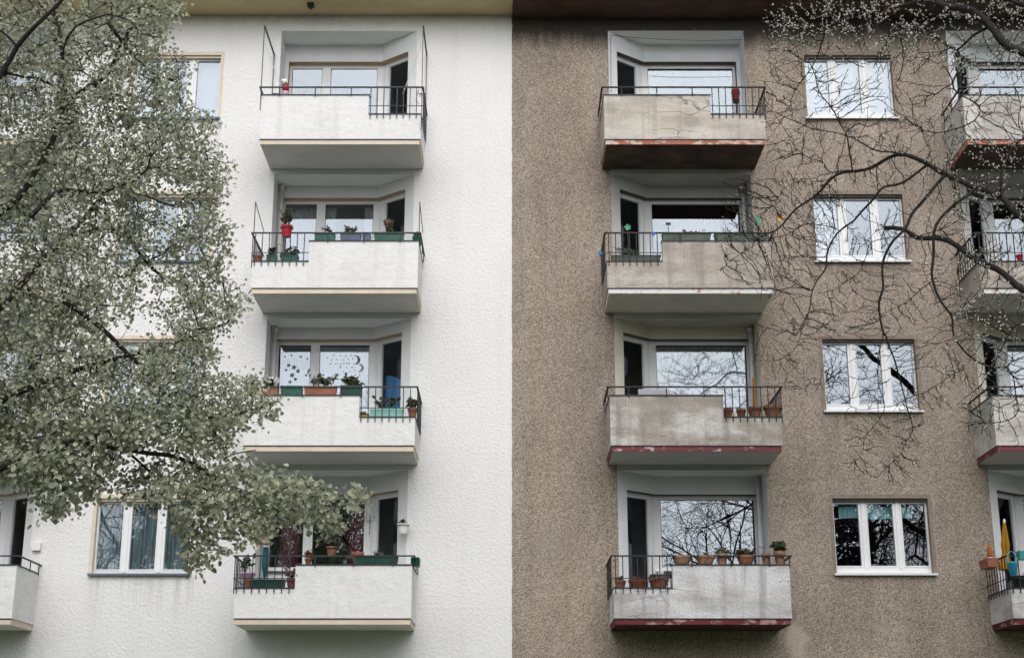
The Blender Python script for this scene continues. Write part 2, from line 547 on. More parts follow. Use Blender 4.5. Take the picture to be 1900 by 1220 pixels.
M['asphalt'] = plain('asphalt', (.05, .05, .05), .9, .15, 6, .4)
M['paving'] = plain('grey_paving', (.26, .25, .24), .9, .12, 3, .3)
M['opp_wall'] = plain('opposite_render', (.30, .27, .23), .9, .1, 1, .2)
M['opp_roof'] = plain('opposite_roof_tiles', (.07, .06, .055), .9, .2, 6, .3)
M['opp_win'] = plain('opposite_window', (.05, .055, .06), .3, .1, 2, 0, .5)

# ------------------------------------------------------------------ ground
def sheet(name, x0, x1, y0, y1, z, m):
    o = MB().quad((x0, y0, z), (x1, y0, z), (x1, y1, z), (x0, y1, z)).build(name, m)
    o['kind'] = 'structure'
    return o


sheet('ground', -300, 300, -300, 300, 0, M['grass'])
sheet('road', -300, 300, -32, -24.2, .008, M['asphalt'])
pv = MB().box(-300, 300, -24.2 - 2.6 + 2.6, -21.4, .004, .12).build('pavement', M['paving'])
pv['kind'] = 'structure'

# ------------------------------------------------------------------ the two houses
ZB = [3.998, 6.845, 9.617, 12.41]           # underside of each parapet
CEIL = [6.65, 9.415, 12.205, 15.165]        # loggia ceilings
WTOP = [6.225, 9.10, 11.88, 14.72]          # window surrounds, outer top
WBOT = [4.84, 7.69, 10.485, 13.325]
BX0, BX1 = 1.64, 4.515                      # balcony sides (distance from the party wall)
LX0, LX1 = 1.82, 4.41                       # loggia opening
FRONT = -1.132
EAVE = {-1: 15.50, 1: 15.43}
PERIOD = 6.45
END = 14.2

E0, C0 = Vector((1.82, 0)), Vector((2.54, .56))
ddir = (C0 - E0).normalized()
DLEN = (C0 - E0).length
GY = .70                                    # glazing plane
din = Vector((-ddir.y, ddir.x)) * .13       # inwards offset of the door plane


def make_house(s):
    """s = -1: freshly painted white house on the left; s = +1: brown pebble-dashed house on the right"""
    white = s < 0
    root = thing('apartment_building',
                 'freshly painted white apartment house with cream edged balconies' if white else
                 'old brown pebble-dashed apartment house with stained grey balconies and red slab edges',
                 'building', (s * 7.1, 0, 0))
    wallm = M['stucco'] if white else M['pebble']

    def X(x, c): return s * (x + c * PERIOD)

    # ---- wall sheet with openings
    op = []
    for k in range(4):
        for c in (0, 1):
            op.append((LX0 + c * PERIOD, LX1 + c * PERIOD, ZB[k] + .02, CEIL[k]))
        op.append((5.535, 7.185, WBOT[k] + .03, WTOP[k] - .07))
    top = EAVE[s] + .3
    xs = sorted({0.0, END} | {o[0] for o in op} | {o[1] for o in op})
    zs = sorted({-.2, top} | {o[2] for o in op} | {o[3] for o in op})
    w = MB()
    for i in range(len(xs) - 1):
        for j in range(len(zs) - 1):
            xm, zm = (xs[i] + xs[i + 1]) / 2, (zs[j] + zs[j + 1]) / 2
            if any(a < xm < b and c_ < zm < d for a, b, c_, d in op): continue
            w.quad((s * xs[i], 0, zs[j]), (s * xs[i + 1], 0, zs[j]), (s * xs[i + 1], 0, zs[j + 1]), (s * xs[i], 0, zs[j + 1]))
    w.quad((s * END, 0, -.2), (s * END, 9, -.2), (s * END, 9, top), (s * END, 0, top))
    w.quad((s * .002, 9, -.2), (s * END, 9, -.2), (s * END, 9, top), (s * .002, 9, top))
    w.build('wall', wallm, root)
    if not white:      # uneven edge of the roughcast along the party wall
        rg = MB()
        rr_ = random.Random(4)
        nn = 420
        for i in range(nn + 1):
            z_ = -.2 + (top + .2) * i / nn
            rg.v += [(-.006 - .010 * rr_.random() - .008 * mnoise.noise(Vector((0, 0, z_ * 3))), -.005, z_), (.03, -.005, z_), (.03, -.0005, z_), (-.004, -.0005, z_)]
        for i in range(nn):
            a_ = 4 * i
            for k_ in range(4):
                rg.f.append((a_ + k_, a_ + (k_ + 1) % 4, a_ + 4 + (k_ + 1) % 4, a_ + 4 + k_)); rg.m.append(0)
        rg.build('roughcast_edge', wallm, root)
    # ---- rooms behind the glass
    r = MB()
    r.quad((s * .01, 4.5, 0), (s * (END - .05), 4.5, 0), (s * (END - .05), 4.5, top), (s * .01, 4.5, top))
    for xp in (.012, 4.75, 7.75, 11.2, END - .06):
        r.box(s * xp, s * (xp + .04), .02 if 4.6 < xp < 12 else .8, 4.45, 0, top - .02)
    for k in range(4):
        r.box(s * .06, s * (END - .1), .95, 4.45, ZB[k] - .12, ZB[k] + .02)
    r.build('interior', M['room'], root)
    # ---- eaves and roof
    e = EAVE[s]
    ov = -.68
    ev = MB()
    ev.box(s * .003, s * (END + .5), ov, .25, e, e + .1)
    ev.build('eaves', M['cream_eaves'] if white else M['brown_eaves'], root)
    g = MB()
    pr = [(0, 0)]
    g.tube([(s * .003, ov - .08, e + .09), (s * (END + .5), ov - .08, e + .09)], .075, 10)
    g.build('gutter', M['pipe'] if white else M['iron_rust'], root)
    rf = MB()
    rf.add([(s * .003, ov, e + .12), (s * (END + .5), ov, e + .12), (s * (END + .5), 4.5, e + 3.6), (s * .003, 4.5, e + 3.6),
            (s * (END + .5), 9.3, e + .12), (s * .003, 9.3, e + .12)], [(0, 1, 2, 3), (3, 2, 4, 5), (0, 3, 5), (1, 4, 2)])
    rf.build('roof', M['opp_roof'], root)

    # ---- windows with three sashes
    for k in range(4):
        x0, x1, z0, z1 = 5.535, 7.185, WBOT[k] + .03, WTOP[k] - .07
        f = MB()
        y0, y1 = .10, .165
        fw = .045
        cw = [5.555, 6.00, 6.14, 6.595, 6.735, 7.165]      # clear glass edges
        zb_, zt_ = z0 + .135, z1 - .075
        if white: zb_ = z0 + .075
        f.box(s * x0, s * (cw[0] + .012), y0, y1, z0, z1)
        f.box(s * (cw[5] - .012), s * x1, y0, y1, z0, z1)
        f.box(s * (cw[0] + .012), s * (cw[5] - .012), y0, y1, z0, zb_)
        f.box(s * (cw[0] + .012), s * (cw[5] - .012), y0, y1, zt_, z1)
        for a, b in ((cw[1], cw[2]), (cw[3], cw[4])):
            f.box(s * (a - .004), s * (b + .004), y0, y1, zb_, zt_)
            f.box(s * ((a + b) / 2 - .028), s * ((a + b) / 2 + .028), y0 - .018, y0, zb_ - .05, zt_ + .03)   # overlap strip
        # sash beads standing proud of the frame
        for a, b in ((cw[0], cw[1]), (cw[2], cw[3]), (cw[4], cw[5])):
            for q in (a - .012, b - .006):
                f.box(s * q, s * (q + .018), y0 - .012, y0, zb_ - .02, zt_ + .02)
            f.box(s * (a + .006), s * (b - .006), y0 - .011, y0, zb_ - .02, zb_)
            f.box(s * (a + .006), s * (b - .006), y0 - .011, y0, zt_, zt_ + .02)
        f.box(s * x0, s * x1, .03, .09, z1 - .045, z1 - .002, 1)       # shutter slot above the frame
        win = f.build('window', [M['frame'], M['cream_trim'] if white else M['lintel_dark']], root)
        for a, b in ((cw[0], cw[1]), (cw[2], cw[3]), (cw[4], cw[5])):
            MB().box(s * (a - .01), s * (b + .01), .128, .136, zb_ - .01, zt_ + .01).build('pane', M['glass'], win)
        # surround: flush plaster border plus the reveal
        t = MB()
        tw = .062
        for xa, xb, za, zc in ((x0 - tw, x0, z0 - .03, z1 + .07), (x1, x1 + tw, z0 - .03, z1 + .07), (x0, x1, z1, z1 + .07)):
            t.box(s * xa, s * xb, -.008, .004, za, zc)
        t.box(s * (x0 - .02), s * x0, .004, .2, z0, z1)
        t.box(s * x1, s * (x1 + .02), .004, .2, z0, z1)
        t.box(s * x0, s * x1, .004, .2, z1, z1 + .02)
        t.box(s * x0, s * x1, .004, .2, z0 - .02, z0)
        t.build('surround', M['cream_trim'] if white else M['brown_trim'], win)
        sl = MB()
        xa, xb = x0 - .05, x1 + .055
        sl.add([(s * xa, .10, z0 + .012), (s * xb, .10, z0 + .012), (s * xb, -.075, z0 - .012), (s * xa, -.075, z0 - .012),
                (s * xa, .10, z0 - .004), (s * xb, .10, z0 - .004), (s * xb, -.072, z0 - .045), (s * xa, -.072, z0 - .045)],
               [(0, 1, 2, 3), (3, 2, 6, 7), (7, 6, 5, 4), (0, 3, 7, 4), (1, 5, 6, 2)])
        sl.build('sill', M['sill_grey'] if white else M['sill_white'], win)

    # ---- loggias
    for c in (0, 1):
        for k in range(4):
            z0, zc = ZB[k] + .02, CEIL[k]
            zl = ZB[k] + 2.35 - (.02 if k == 0 else 0) + (.04 if k == 3 else 0)      # lintel
            zs_ = ZB[k] + .98                                                        # sill of the big window
            pm = M['logg_white'] if white else [M['logg_r1'], M['logg_r3'], M['logg_r2'], M['logg_r1']][[3, 1, 2, 0][k]]
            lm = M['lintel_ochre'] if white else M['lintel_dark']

            def P(v, z): return (X(v[0], c), v[1], z)
            A0, A1, F1 = Vector((LX1, .56)), Vector((LX1, 0)), None
            J = Vector((4.335, .56))
            D0 = E0 + ddir * (.24 * DLEN)
            Ei = E0 + din
            tcor = (GY - Ei.y) / ddir.y
            Ci = Ei + ddir * tcor
            D0i = D0 + din
            Ji = Vector((4.335, GY))
            g = MB()
            g.add([P(E0, zc), P(C0, zc), P(A0, zc), P(A1, zc)], [(0, 1, 2, 3)], 1)              # ceiling
            g.quad(P(A1, z0), P(A0, z0), P(A0, zc), P(A1, zc))
            g.quad(P(C0, zl), P(A0, zl), P(A0, zc), P(C0, zc))
            g.quad(P(J, z0), P(A0, z0), P(A0, zl), P(J, zl))
            g.quad(P(C0, z0), P(J, z0), P(J, zs_), P(C0, zs_))
            g.quad(P(E0, zl), P(C0, zl), P(C0, zc), P(E0, zc))
            g.quad(P(E0, z0), P(D0, z0), P(D0, zl), P(E0, zl))
            g.add([P(E0, z0), P(C0, z0), P(A0, z0), P(A1, z0)], [(0, 1, 2, 3)], 1)
            # reveals
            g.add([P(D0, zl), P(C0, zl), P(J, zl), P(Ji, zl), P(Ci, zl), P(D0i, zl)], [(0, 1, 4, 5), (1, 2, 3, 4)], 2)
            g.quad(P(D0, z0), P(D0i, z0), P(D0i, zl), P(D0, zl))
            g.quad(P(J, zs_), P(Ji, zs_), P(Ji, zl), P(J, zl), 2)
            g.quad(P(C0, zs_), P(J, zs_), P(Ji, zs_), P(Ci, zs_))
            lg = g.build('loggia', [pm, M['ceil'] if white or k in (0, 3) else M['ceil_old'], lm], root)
            # glazing frame
            fr = MB()
            fh = .06
            xa, xb = Ci.x + .03, 4.335
            yb = GY + .05

            def fb(a, b, za, zb2, dy=0.0): fr.box(X(a, c), X(b, c), GY - dy, yb, za, zb2)
            fb(xa, xb, zs_, zs_ + .085)
            fb(xa, xb, zl - .075, zl)
            fb(xb - .05, xb, zs_ + .085, zl - .075)
            fb(xa, xa + .09, zs_ + .085, zl - .075)
            if white:
                glz = [(xa + .09, 3.535), (3.70, xb - .05)]
                fb(3.535, 3.70, zs_ + .085, zl - .075)
                fb(3.59, 3.645, zs_ + .05, zl - .04, .02)
            else:
                glz = [(xa + .09, xb - .05)]
            fr.box(X(Ci.x - .045, c), X(Ci.x + .04, c), GY - .012, GY + .075, z0 + .004, zl - .001)
            fr.build('window_frame', M['frame'], lg)
            if k < 3:
                MB().box(X(LX0, c), X(LX1, c), -.006, .004, zc - .002, ZB[k + 1] - .1005).build('lintel', M['logg_r2'] if not white else M['logg_white'], lg)
            if k == 0 or white:
                MB().box(X(xa + .1, c), X(xb + .0, c), GY - .2, GY - .002, zs_ - .035, zs_ - .005).build('sill', M['lintel_dark'], lg)
            for a, b in glz:
                p = MB().box(X(a - .01, c), X(b + .01, c), GY + .02, GY + .028, zs_ + .075, zl - .065).build('pane', M['glass'], lg)
                # dark sealing line round the glass
                q = MB()
                for aa, bb, z_a, z_b in ((a, a + .008, zs_ + .085, zl - .075), (b - .008, b, zs_ + .085, zl - .075), (a + .008, b - .008, zl - .083, zl - .075)):
                    q.box(X(aa, c), X(bb, c), GY + .012, GY + .0195, z_a, z_b)
                q.build('glazing_seal', M['gasket'], lg)
            # corner post and door on the splayed wall
            u = Vector((s * ddir.x, ddir.y, 0))
            nrm = Vector((-s * ddir.y, ddir.x, 0))

            def DP(t, z, off=0.0):
                v = D0i + ddir * t
                return Vector((X(v.x, c), v.y, z)) + nrm * off
            dl = (Ci - D0i).length
            d = MB()

            def db(t0, t1, za, zb2, off=0.0):
                d.obox(DP(t0, za, off), u * (t1 - t0), nrm * (.05 - off), (0, 0, zb2 - za))
            db(0, .065, z0, zl); db(dl - .15, dl - .015, z0, zl)
            db(.065, dl - .15, zl - .085, zl); db(.065, dl - .15, z0, z0 + .12)
            db(.065, dl - .15, z0 + .95, z0 + 1.02) if False else None
            db(dl - .08, dl - .02, z0 + .02, zl - .03, -.02)
            d.build('door_frame', M['frame'], lg)
            dg = MB()
            dg.obox(DP(.055, z0 + .11, .02), u * (dl - .195), nrm * .008, (0, 0, zl - z0 - .185))
            dg.build('door_pane', M['door_glass'], lg)
            # rainwater pipe in the outer corner
            if k < 3:
                px_, py_ = LX1 - .075, .47
                pp = MB()
                pp.tube([(X(px_, c), py_, z0), (X(px_, c), py_, zc)], .038, 10)
                for zz in (z0 + 1.35, z0 + 2.45):
                    pp.tube([(X(px_, c), py_, zz), (X(px_, c), py_, zz + .07)], .05, 10)
                pp.build('downpipe', M['pipe'], lg, smooth=True)

    # ---- balconies
    RAILZ, TOPZ, LOWZ = 1.0, .85, .475
    for c in (0, 1):
        for k in range(4):
            zb = ZB[k]
            xa, xb = sorted((X(BX0, c), X(BX1, c)))
            hi_left = (k % 2 == 1)
            # step of the parapet, measured from the balcony's ends
            if white: st = X(2.58, c) if hi_left else X(3.54, c)
            else: st = X(3.55, c) if hi_left else X(2.605, c)
            th = .11
            pm = M['white_plaster'] if white else ([M['r4'], M['r3'], M['r2'], M['r1']][k] if c == 0 else [M['r4'], M['r5'], M['r2'], M['r5']][k])
            b = MB()
            if hi_left: segs = [(xa, st, TOPZ), (st, xb, LOWZ)]
            else: segs = [(xa, st, LOWZ), (st, xb, TOPZ)]
            hl, hr = segs[0][2], segs[1][2]
            # front profile as one stepped solid
            prof = [(xa, zb), (xb, zb), (xb, zb + hr), (st, zb + hr), (st, zb + hl), (xa, zb + hl)]
            n = 6
            vs = [(x, FRONT, z) for x, z in prof] + [(x, FRONT + th, z) for x, z in prof]
            fs = [(0, 1, 2, 3, 4, 5) if False else (0, 1, 2, 3, 4, 5)]
            fs += [tuple(reversed([i + n for i in fs[0]]))]
            fs += [(i, (i + 1) % n, (i + 1) % n + n, i + n) for i in range(n)]
            b.add(vs, fs)
            b.box(xa, xa + th, FRONT + th, -.002, zb, zb + hl)
            b.box(xb - th, xb, FRONT + th, -.002, zb, zb + hr)
            bal = b.build('balcony', pm, root)
            # slab and its painted edge
            slm = M['white_soffit'] if white else [M['s4'], M['s3'], M['s2'], M['s1']][k]
            ebm = M['cream_band'] if white else [M['b4'], M['b3'], M['b2'], M['b1']][k]
            MB().box(xa + .03, xb - .03, FRONT + .03, -.003, zb - .1, zb + .03).build('slab', slm, bal)
            eb = MB()
            eb.box(xa + .018, xb - .018, FRONT + .016, FRONT + .032, zb - .098, zb - .004)
            eb.box(xa + .018, xa + .032, FRONT + .032, -.003, zb - .098, zb - .004)
            eb.box(xb - .032, xb - .018, FRONT + .032, -.003, zb - .098, zb - .004)
            eb.build('slab_edge', ebm, bal)
            dr = MB()
            dr.box(xa + .006, xb - .006, FRONT + .004, FRONT + .018, zb - .016, zb - .001)
            dr.build('drip_strip', M['iron'], bal)
            # metal coping
            cp = MB()
            for (q0, q1, h) in segs:
                e0 = q0 - .012 if q0 == xa else q0 + (-.012 if h > min(hl, hr) else .0)
                e1 = q1 + .012 if q1 == xb else q1 + (.012 if h > min(hl, hr) else -.0)
                cp.box(e0, e1, FRONT - .015, FRONT + th + .01, zb + h, zb + h + .018)
            cp.box(xa - .012, xa + th, FRONT + th + .01, -.003, zb + hl, zb + hl + .018)
            cp.box(xb - th, xb + .012, FRONT + th + .01, -.003, zb + hr, zb + hr + .018)
            cp.build('coping', M['iron'], bal)
            # railing
            im = M['iron'] if white else M['iron_rust']
            rl = MB()
            yr = FRONT - .022
            zr = zb + RAILZ
            ra, rb = xa - .03, xb + .03
            rl.bar((ra - .015, yr, zr), (rb + .015, yr, zr), .03, .022)
            rl.bar((ra, yr + .015, zr), (ra, -.004, zr), .03, .022)
            rl.bar((rb, yr + .015, zr), (rb, -.004, zr), .03, .022)
            for (q0, q1, h) in segs:
                if h == TOPZ:
                    nn = 3
                    for i in range(nn):
                        xx = q0 + (q1 - q0) * (i + .5) / nn
                        rl.bar((xx, yr, zb + TOPZ - .02), (xx, yr, zr), .018)
                else:
                    nb = 8
                    zlo = zb + LOWZ + .165
                    for i in range(nb):
                        xx = (q0 + .02) + (q1 - q0 - .0) * (i + .12) / nb
                        rl.bar((xx, yr, zb + LOWZ - .075), (xx, yr, zr), .015)
                    rl.bar((q0, yr + .012, zlo), (q1 + (.03 if q1 == xb else 0), yr + .012, zlo), .012, .012)
            for xx, h in ((ra, hl), (rb, hr)):
                if h == LOWZ:
                    for i in range(8):
                        yy = yr + .02 + (1.1) * (i + .6) / 8
                        rl.bar((xx, yy, zb + LOWZ - .075), (xx, yy, zr), .015)
                    rl.bar((xx, yr + .03, zb + LOWZ + .165), (xx, -.004, zb + LOWZ + .165), .012)
                else:
                    for yy in (yr + .12, yr + .6, yr + 1.05):
                        rl.bar((xx, yy, zb + TOPZ - .02), (xx, yy, zr), .016)
            rl.build('railing', im, bal)
            # extra ironwork
            if white and c == 0 and k == 3:
                for xx, sg in ((ra + .02, 1), (rb - .02, -1)):
                    sc = MB()
                    zt = at(485, 48, yr).z
                    sc.bar((xx, yr, zb + (hl if sg > 0 else hr) - .3), (xx, yr, zt), .026, .012)
                    sc.bar((xx, yr, zt), (xx, -.01, zt), .03, .012)
                    sc.bar((xx, -.025, zt), (xx, -.025, zr), .02, .012)
                    sc.bar((xx, -.03, zr + .42), (xx + sg * .13, -.03, zr + .42), .02, .012)
                    sc.bar((xx + sg * .01, yr + .01, zt - .33), (xx + sg * .36, yr + .25, zr), .022, .012, 1)
                    sc.build('screen_bracket', [M['iron'], M['pipe']], bal)
            if white and c == 0 and k == 2:
                sc = MB()
                for xx in (ra + .03, rb - .02):
                    zt = zr + .58
                    sc.bar((xx, yr, zr), (xx, yr, zt), .014)
                    sc.bar((xx, yr, zt), (xx, -.15, zr + .38), .012)
                sc.build('wire_bracket', M['iron'], bal)
            if white and c == 1 and k == 2:
                sc = MB()
                for i in range(16):
                    yy = FRONT + .06 + i * .065
                    sc.box(xb - .03, xb - .012, yy, yy + .045, zb + .87, zb + 2.35)
                sc.box(xb - .045, xb - .031, FRONT + .05, -.01, zb + .86, zb + 2.36)
                sc.build('ribbed_screen', M['white_plastic'], bal)
    return root


HOUSE_W = make_house(-1)
HOUSE_B = make_house(1)

# clothes line and hanging chain in the top brown loggia, wires in others
cl = MB()
pa, pb = at(1132, 66, -.05), at(1378, 74, -.05)
cl.tube([pa.lerp(pb, i / 10) - Vector((0, 0, .05 * math.sin(math.pi * i / 10))) for i in range(11)], .005, 5)
tag(cl.build('clothes_line', M['iron']), 'thin dark clothes line strung under the ceiling of the top brown loggia', 'line')
ch = MB()
q0, q1 = at(1133, 67, -.03), at(1134, 172, -.03)
for i in range(26):
    a = q0.lerp(q1, i / 26); b_ = q0.lerp(q1, (i + .7) / 26)
    w_ = Vector((.012 * math.sin(i * 1.7), 0, 0))
    ch.bar(a + w_, b_ - w_, .012, .008)
tag(ch.build('hanging_chain', M['iron']), 'dark chain hanging beside the door of the top brown loggia', 'chain')
# small box on the white wall, lamp under the white eaves
bx = MB().box(*[at(63, 1000, 0).x, at(78, 1000, 0).x], -.07, -.002, at(70, 1021, 0).z, at(70, 1007, 0).z)
bo = bx.build('junction_box', M['white_plastic'])
tag(bo, 'small white junction box on the white wall beside the lowest left balcony', 'box')
lp = at(577, 3, -.42)
lo = thing('eaves_vent', 'small dark fitting under the cream eaves of the white house', 'fitting', (lp.x, -.42, EAVE[-1]))
MB().box(-.06, .06, -.06, .06, -.06, -.001).build('housing', M['iron'], lo, True)
MB().lathe([(.03, -.10), (.035, -.06)], n=12).build('cap', M['iron'], lo, True)

# ------------------------------------------------------------------ plants, pots, boxes
rng = random.Random(11)
U = rng.uniform


def leaf_fan(mb, p, ax, nr, L, W, fold=.25, mi=0):
    """a folded heart-shaped leaf: base at p, running along ax, face normal nr"""
    ax = ax.normalized()
    sd_ = ax.cross(nr)
    sd_ = sd_.normalized() if sd_.length > 1e-6 else ax.orthogonal().normalized()
    nr = sd_.cross(ax).normalized()
    pts = [p, p + ax * L * .45 - nr * L * .06, p + ax * L]
    lf = [p + ax * L * (-.06) + sd_ * W * .30 + nr * L * fold * .3, p + ax * L * .28 + sd_ * W * .52 + nr * L * fold * .5, p + ax * L * .68 + sd_ * W * .36 + nr * L * fold * .3]
    rt = [p + ax * L * (-.06) - sd_ * W * .30 + nr * L * fold * .3, p + ax * L * .28 - sd_ * W * .52 + nr * L * fold * .5, p + ax * L * .68 - sd_ * W * .36 + nr * L * fold * .3]
    mb.add(pts + lf + rt, [(0, 1, 4, 3), (1, 2, 5, 4), (0, 6, 7, 1), (1, 7, 8, 2)], mi)


def rvec():
    while True:
        v = Vector((U(-1, 1), U(-1, 1), U(-1, 1)))
        if .05 < v.length < 1: return v.normalized()


def sprig(lm, sm, base, top, n, size, spread, droop=0.0):
    """stems from base fanning out to top with leaves"""
    base = Vector(base)
    for i in range(n):
        d = Vector((U(-1, 1) * spread[0], U(-1, 1) * spread[1], U(.35, 1) * top))
        e = base + d
        if droop: e.z -= droop * U(0, 1) * (abs(d.x) + abs(d.y))
        mid = base.lerp(e, .55) + Vector((0, 0, .25 * top * U(.3, 1)))
        sm.tube([base, mid, e], [.004, .003, .002], 3, cap=False)
        for j in range(rng.randint(4, 7)):
            t = U(.35, 1)
            q = base.lerp(mid, t * 2) if t < .5 else mid.lerp(e, t * 2 - 1)
            leaf_fan(lm, q, rvec() + Vector((0, 0, -.2)), rvec() + Vector((0, -.4, .5)), size * U(.7, 1.3), size * U(.6, 1.0))


def add_plant(root, z, n, top, size, spread, mat, droop=0, flowers=None, fn=8):
    lm, sm = MB(), MB()
    for i in range(max(1, n // 4)):
        sprig(lm, sm, (U(-.6, .6) * spread[0], U(-.5, .5) * spread[1], z), top, 5, size, (spread[0] * .55, spread[1] * .9), droop)
    fo = lm.build('foliage', M[mat], root, True)
    fo['kind'] = 'stuff'
    sm.build('stem', M['twig'], root, True)
    if flowers:
        fm = MB()
        for i in range(fn):
            c = Vector((U(-1, 1) * spread[0], U(-1, .6) * spread[1], z + top * U(.5, 1.05)))
            for j in range(6):
                leaf_fan(fm, c, rvec(), rvec(), .03, .03)
        fm.build('flower', M[flowers], root, True)


def pot(label, c, r, h, mat, kind='pot', plant=None, group=None, name=None, rot=None):
    """c: centre of the foot"""
    nm = name or {'pot': 'flower_pot', 'bowl': 'flower_bowl', 'hang': 'hanging_pot'}[kind]
    t = thing(nm, label, 'bowl' if kind == 'bowl' else 'flower pot', c, U(0, 6), group)
    if kind == 'bowl':
        pr = [(r * .62, 0), (r * .70, h * .1), (r * .90, h * .6), (r * .95, h * .72), (r, h * .74), (r, h), (r * .90, h), (r * .86, h * .8)]
    else:
        pr = [(r * .66, 0), (r * .88, h * .72), (r, h * .74), (r * 1.02, h), (r * .92, h), (r * .86, h * .84)]
    MB().lathe(pr, n=22).build('body', M[mat], t, True)
    MB().lathe([(r * .3, h * .86), (r * .87, h * .87)], n=18).build('soil', M['soil'], t, True)
    if kind == 'hang':
        s_ = MB()
        s_.tube([(r * 1.03 * math.cos(a), r * 1.03 * math.sin(a), h * .8) for a in [i * math.pi / 8 for i in range(17)]], .006, 4)
        s_.build('ring', M['iron'], t, True)
    if plant:
        add_plant(t, h * .86, **plant)
    return t


def planter(label, x0, x1, zf, y, h, mat, dep=.16, plant=None, group=None, rz=0, cx=None):
    xa, xb = min(x0, x1), max(x0, x1)
    L = (xb - xa) / 2
    c = (cx if cx is not None else (xa + xb) / 2, y, zf)
    t = thing('planter_box', label, 'planter', c, rz, group)
    b = MB()
    d = dep / 2
    lo, up, rm = .90, .98, 1.0
    ring = []
    for (sx, sy, z) in ((L * .95, d * .78, 0), (L * .985, d * .95, h * .82), (L, d, h * .83), (L, d, h), (L - .018, d - .018, h), (L - .022, d - .022, h * .86)):
        ring.append([(-sx, -sy, z), (sx, -sy, z), (sx, sy, z), (-sx, sy, z)])
    vs = [p for q in ring for p in q]
    fs = [(3, 2, 1, 0)]
    for i in range(len(ring) - 1):
        for k in range(4):
            fs.append((i * 4 + k, i * 4 + (k + 1) % 4, (i + 1) * 4 + (k + 1) % 4, (i + 1) * 4 + k))
    b.add(vs, fs)
    # moulded ribs
    nr = max(2, int(L * 2 / .11))
    for i in range(nr):
        xx = -L * .9 + 1.8 * L * (i + .5) / nr
        b.box(xx - .006, xx + .006, -d * .93, -d * .8, h * .12, h * .75)
    b.build('box', M[mat], t, True)
    MB().quad((-L + .02, -d + .02, h * .88), (L - .02, -d + .02, h * .88), (L - .02, d - .02, h * .88), (-L + .02, d - .02, h * .88)).build('soil', M['soil'], t, True)
    if plant: add_plant(t, h * .88, **plant)
    return t


def PL(n=15, top=.2, size=.05, spread=(.15, .06), mat='plant', **k):
    return dict(n=n, top=top, size=size, spread=spread, mat=mat, **k)


YP = FRONT + .055          # things standing on a parapet
CO = .019                  # coping thickness
hz = [z + .85 + CO for z in ZB]
lz = [z + .475 + CO for z in ZB]


def X_(px, py, y=YP): return at(px, py, y).x


# --- white house, second balcony from the top (k=2)
g2 = 'planters on the second-from-top white balcony from the top'
planter('short green planter on the second-from-top white balcony, nearest the red pot', X_(584, 440), X_(622, 440), hz[2], YP, .145, 'green_box', plant=PL(10, .16, .04, (.14, .05), 'dry'))
planter('blue-grey planter with green sprigs in the middle of the second-from-top white balcony', X_(631.6, 440), X_(670, 440), hz[2], YP, .135, 'blue_box', plant=PL(14, .18, .05, (.12, .06), 'plant_grey'))
planter('small blue-grey planter right of a longer one, second-from-top white balcony', X_(672.5, 440), X_(688, 440), hz[2], YP, .13, 'blue_box')
planter('long green planter holding a dry brown plant, second-from-top white balcony', X_(694, 440), X_(750, 440), hz[2], YP, .15, 'green_box', plant=PL(30, .30, .045, (.10, .07), 'dry'))
planter('small green planter at the right end of the second-from-top white balcony', X_(765, 440), X_(780, 440), hz[2], FRONT + .2, .1, 'green_box', dep=.3, plant=PL(10, .16, .05, (.06, .16), 'plant', droop=.6))
planter('left of two green planters low behind bars, second-from-top white balcony', X_(495, 480, -1.02), X_(514, 480, -1.02), lz[2], -1.02, .13, 'green_box', plant=PL(14, .17, .05, (.08, .06), 'plant'))
planter('right of two green planters low behind bars with plants hanging through, second-from-top white balcony', X_(522, 480, -1.02), X_(554, 480, -1.02), lz[2], -1.02, .13, 'green_box', plant=PL(24, .2, .055, (.16, .10), 'plant', droop=1.2))
p = at(478, 482, -1.02)
pot('small terracotta pot at the left end behind bars, second-from-top white balcony', (p.x, -1.02, lz[2]), .072, .13, 'terracotta_plastic')
p = at(532, 440, FRONT - .09)
pot('bright red hanging pot with a straggly trailing plant on the balcony rail', (p.x, FRONT - .13, p.z - .01), .105, .2, 'red_plastic', 'hang', PL(22, .38, .055, (.14, .10), 'plant', droop=.9))

# --- white house, third balcony (k=1)
planter('leftmost terracotta planter behind leaves on the third-from-top white balcony', X_(456, 727), X_(480, 727), hz[1], YP, .145, 'terracotta_plastic', plant=PL(10, .12, .04, (.09, .05), 'plant'))
planter('terracotta planter full of white flowers on the third-from-top white balcony', X_(485, 727), X_(517, 727), hz[1], YP, .13, 'terracotta_plastic', plant=PL(14, .2, .045, (.14, .07), 'plant', flowers='flower_white', fn=36))
planter('bright green planter between two terracotta ones, third-from-top white balcony', X_(521, 727), X_(561, 727), hz[1], YP, .155, 'green_box')
planter('long terracotta planter with bushy plants in the middle of the third-from-top white balcony', X_(565, 727), X_(625, 727), hz[1], YP, .15, 'terracotta_plastic', plant=PL(36, .26, .05, (.26, .06), 'plant_grey'))
planter('dark green planter with bushy plants next to the bars, third-from-top white balcony', X_(631.6, 727), X_(672, 727), hz[1], YP, .16, 'dark_green_box', plant=PL(34, .2, .055, (.18, .07), 'plant'))
planter('pale mint planter behind the bars of the third-from-top white balcony', X_(686, 768, -1.0), X_(749, 768, -1.0), lz[1], -1.0, .15, 'mint_box', plant=PL(16, .24, .06, (.24, .05), 'plant'))
p = at(765, 772, -1.03)
pot('round terracotta pot with green plant in the corner of the third-from-top white balcony', (p.x, -1.0, lz[1]), .085, .17, 'terracotta_plastic', plant=PL(22, .2, .055, (.14, .1), 'plant'))
t = thing('flower_tray', 'small dark and tan tray left of the mint planter behind the bars', 'tray', (X_(675, 770, -1.05), -1.04, lz[1]))
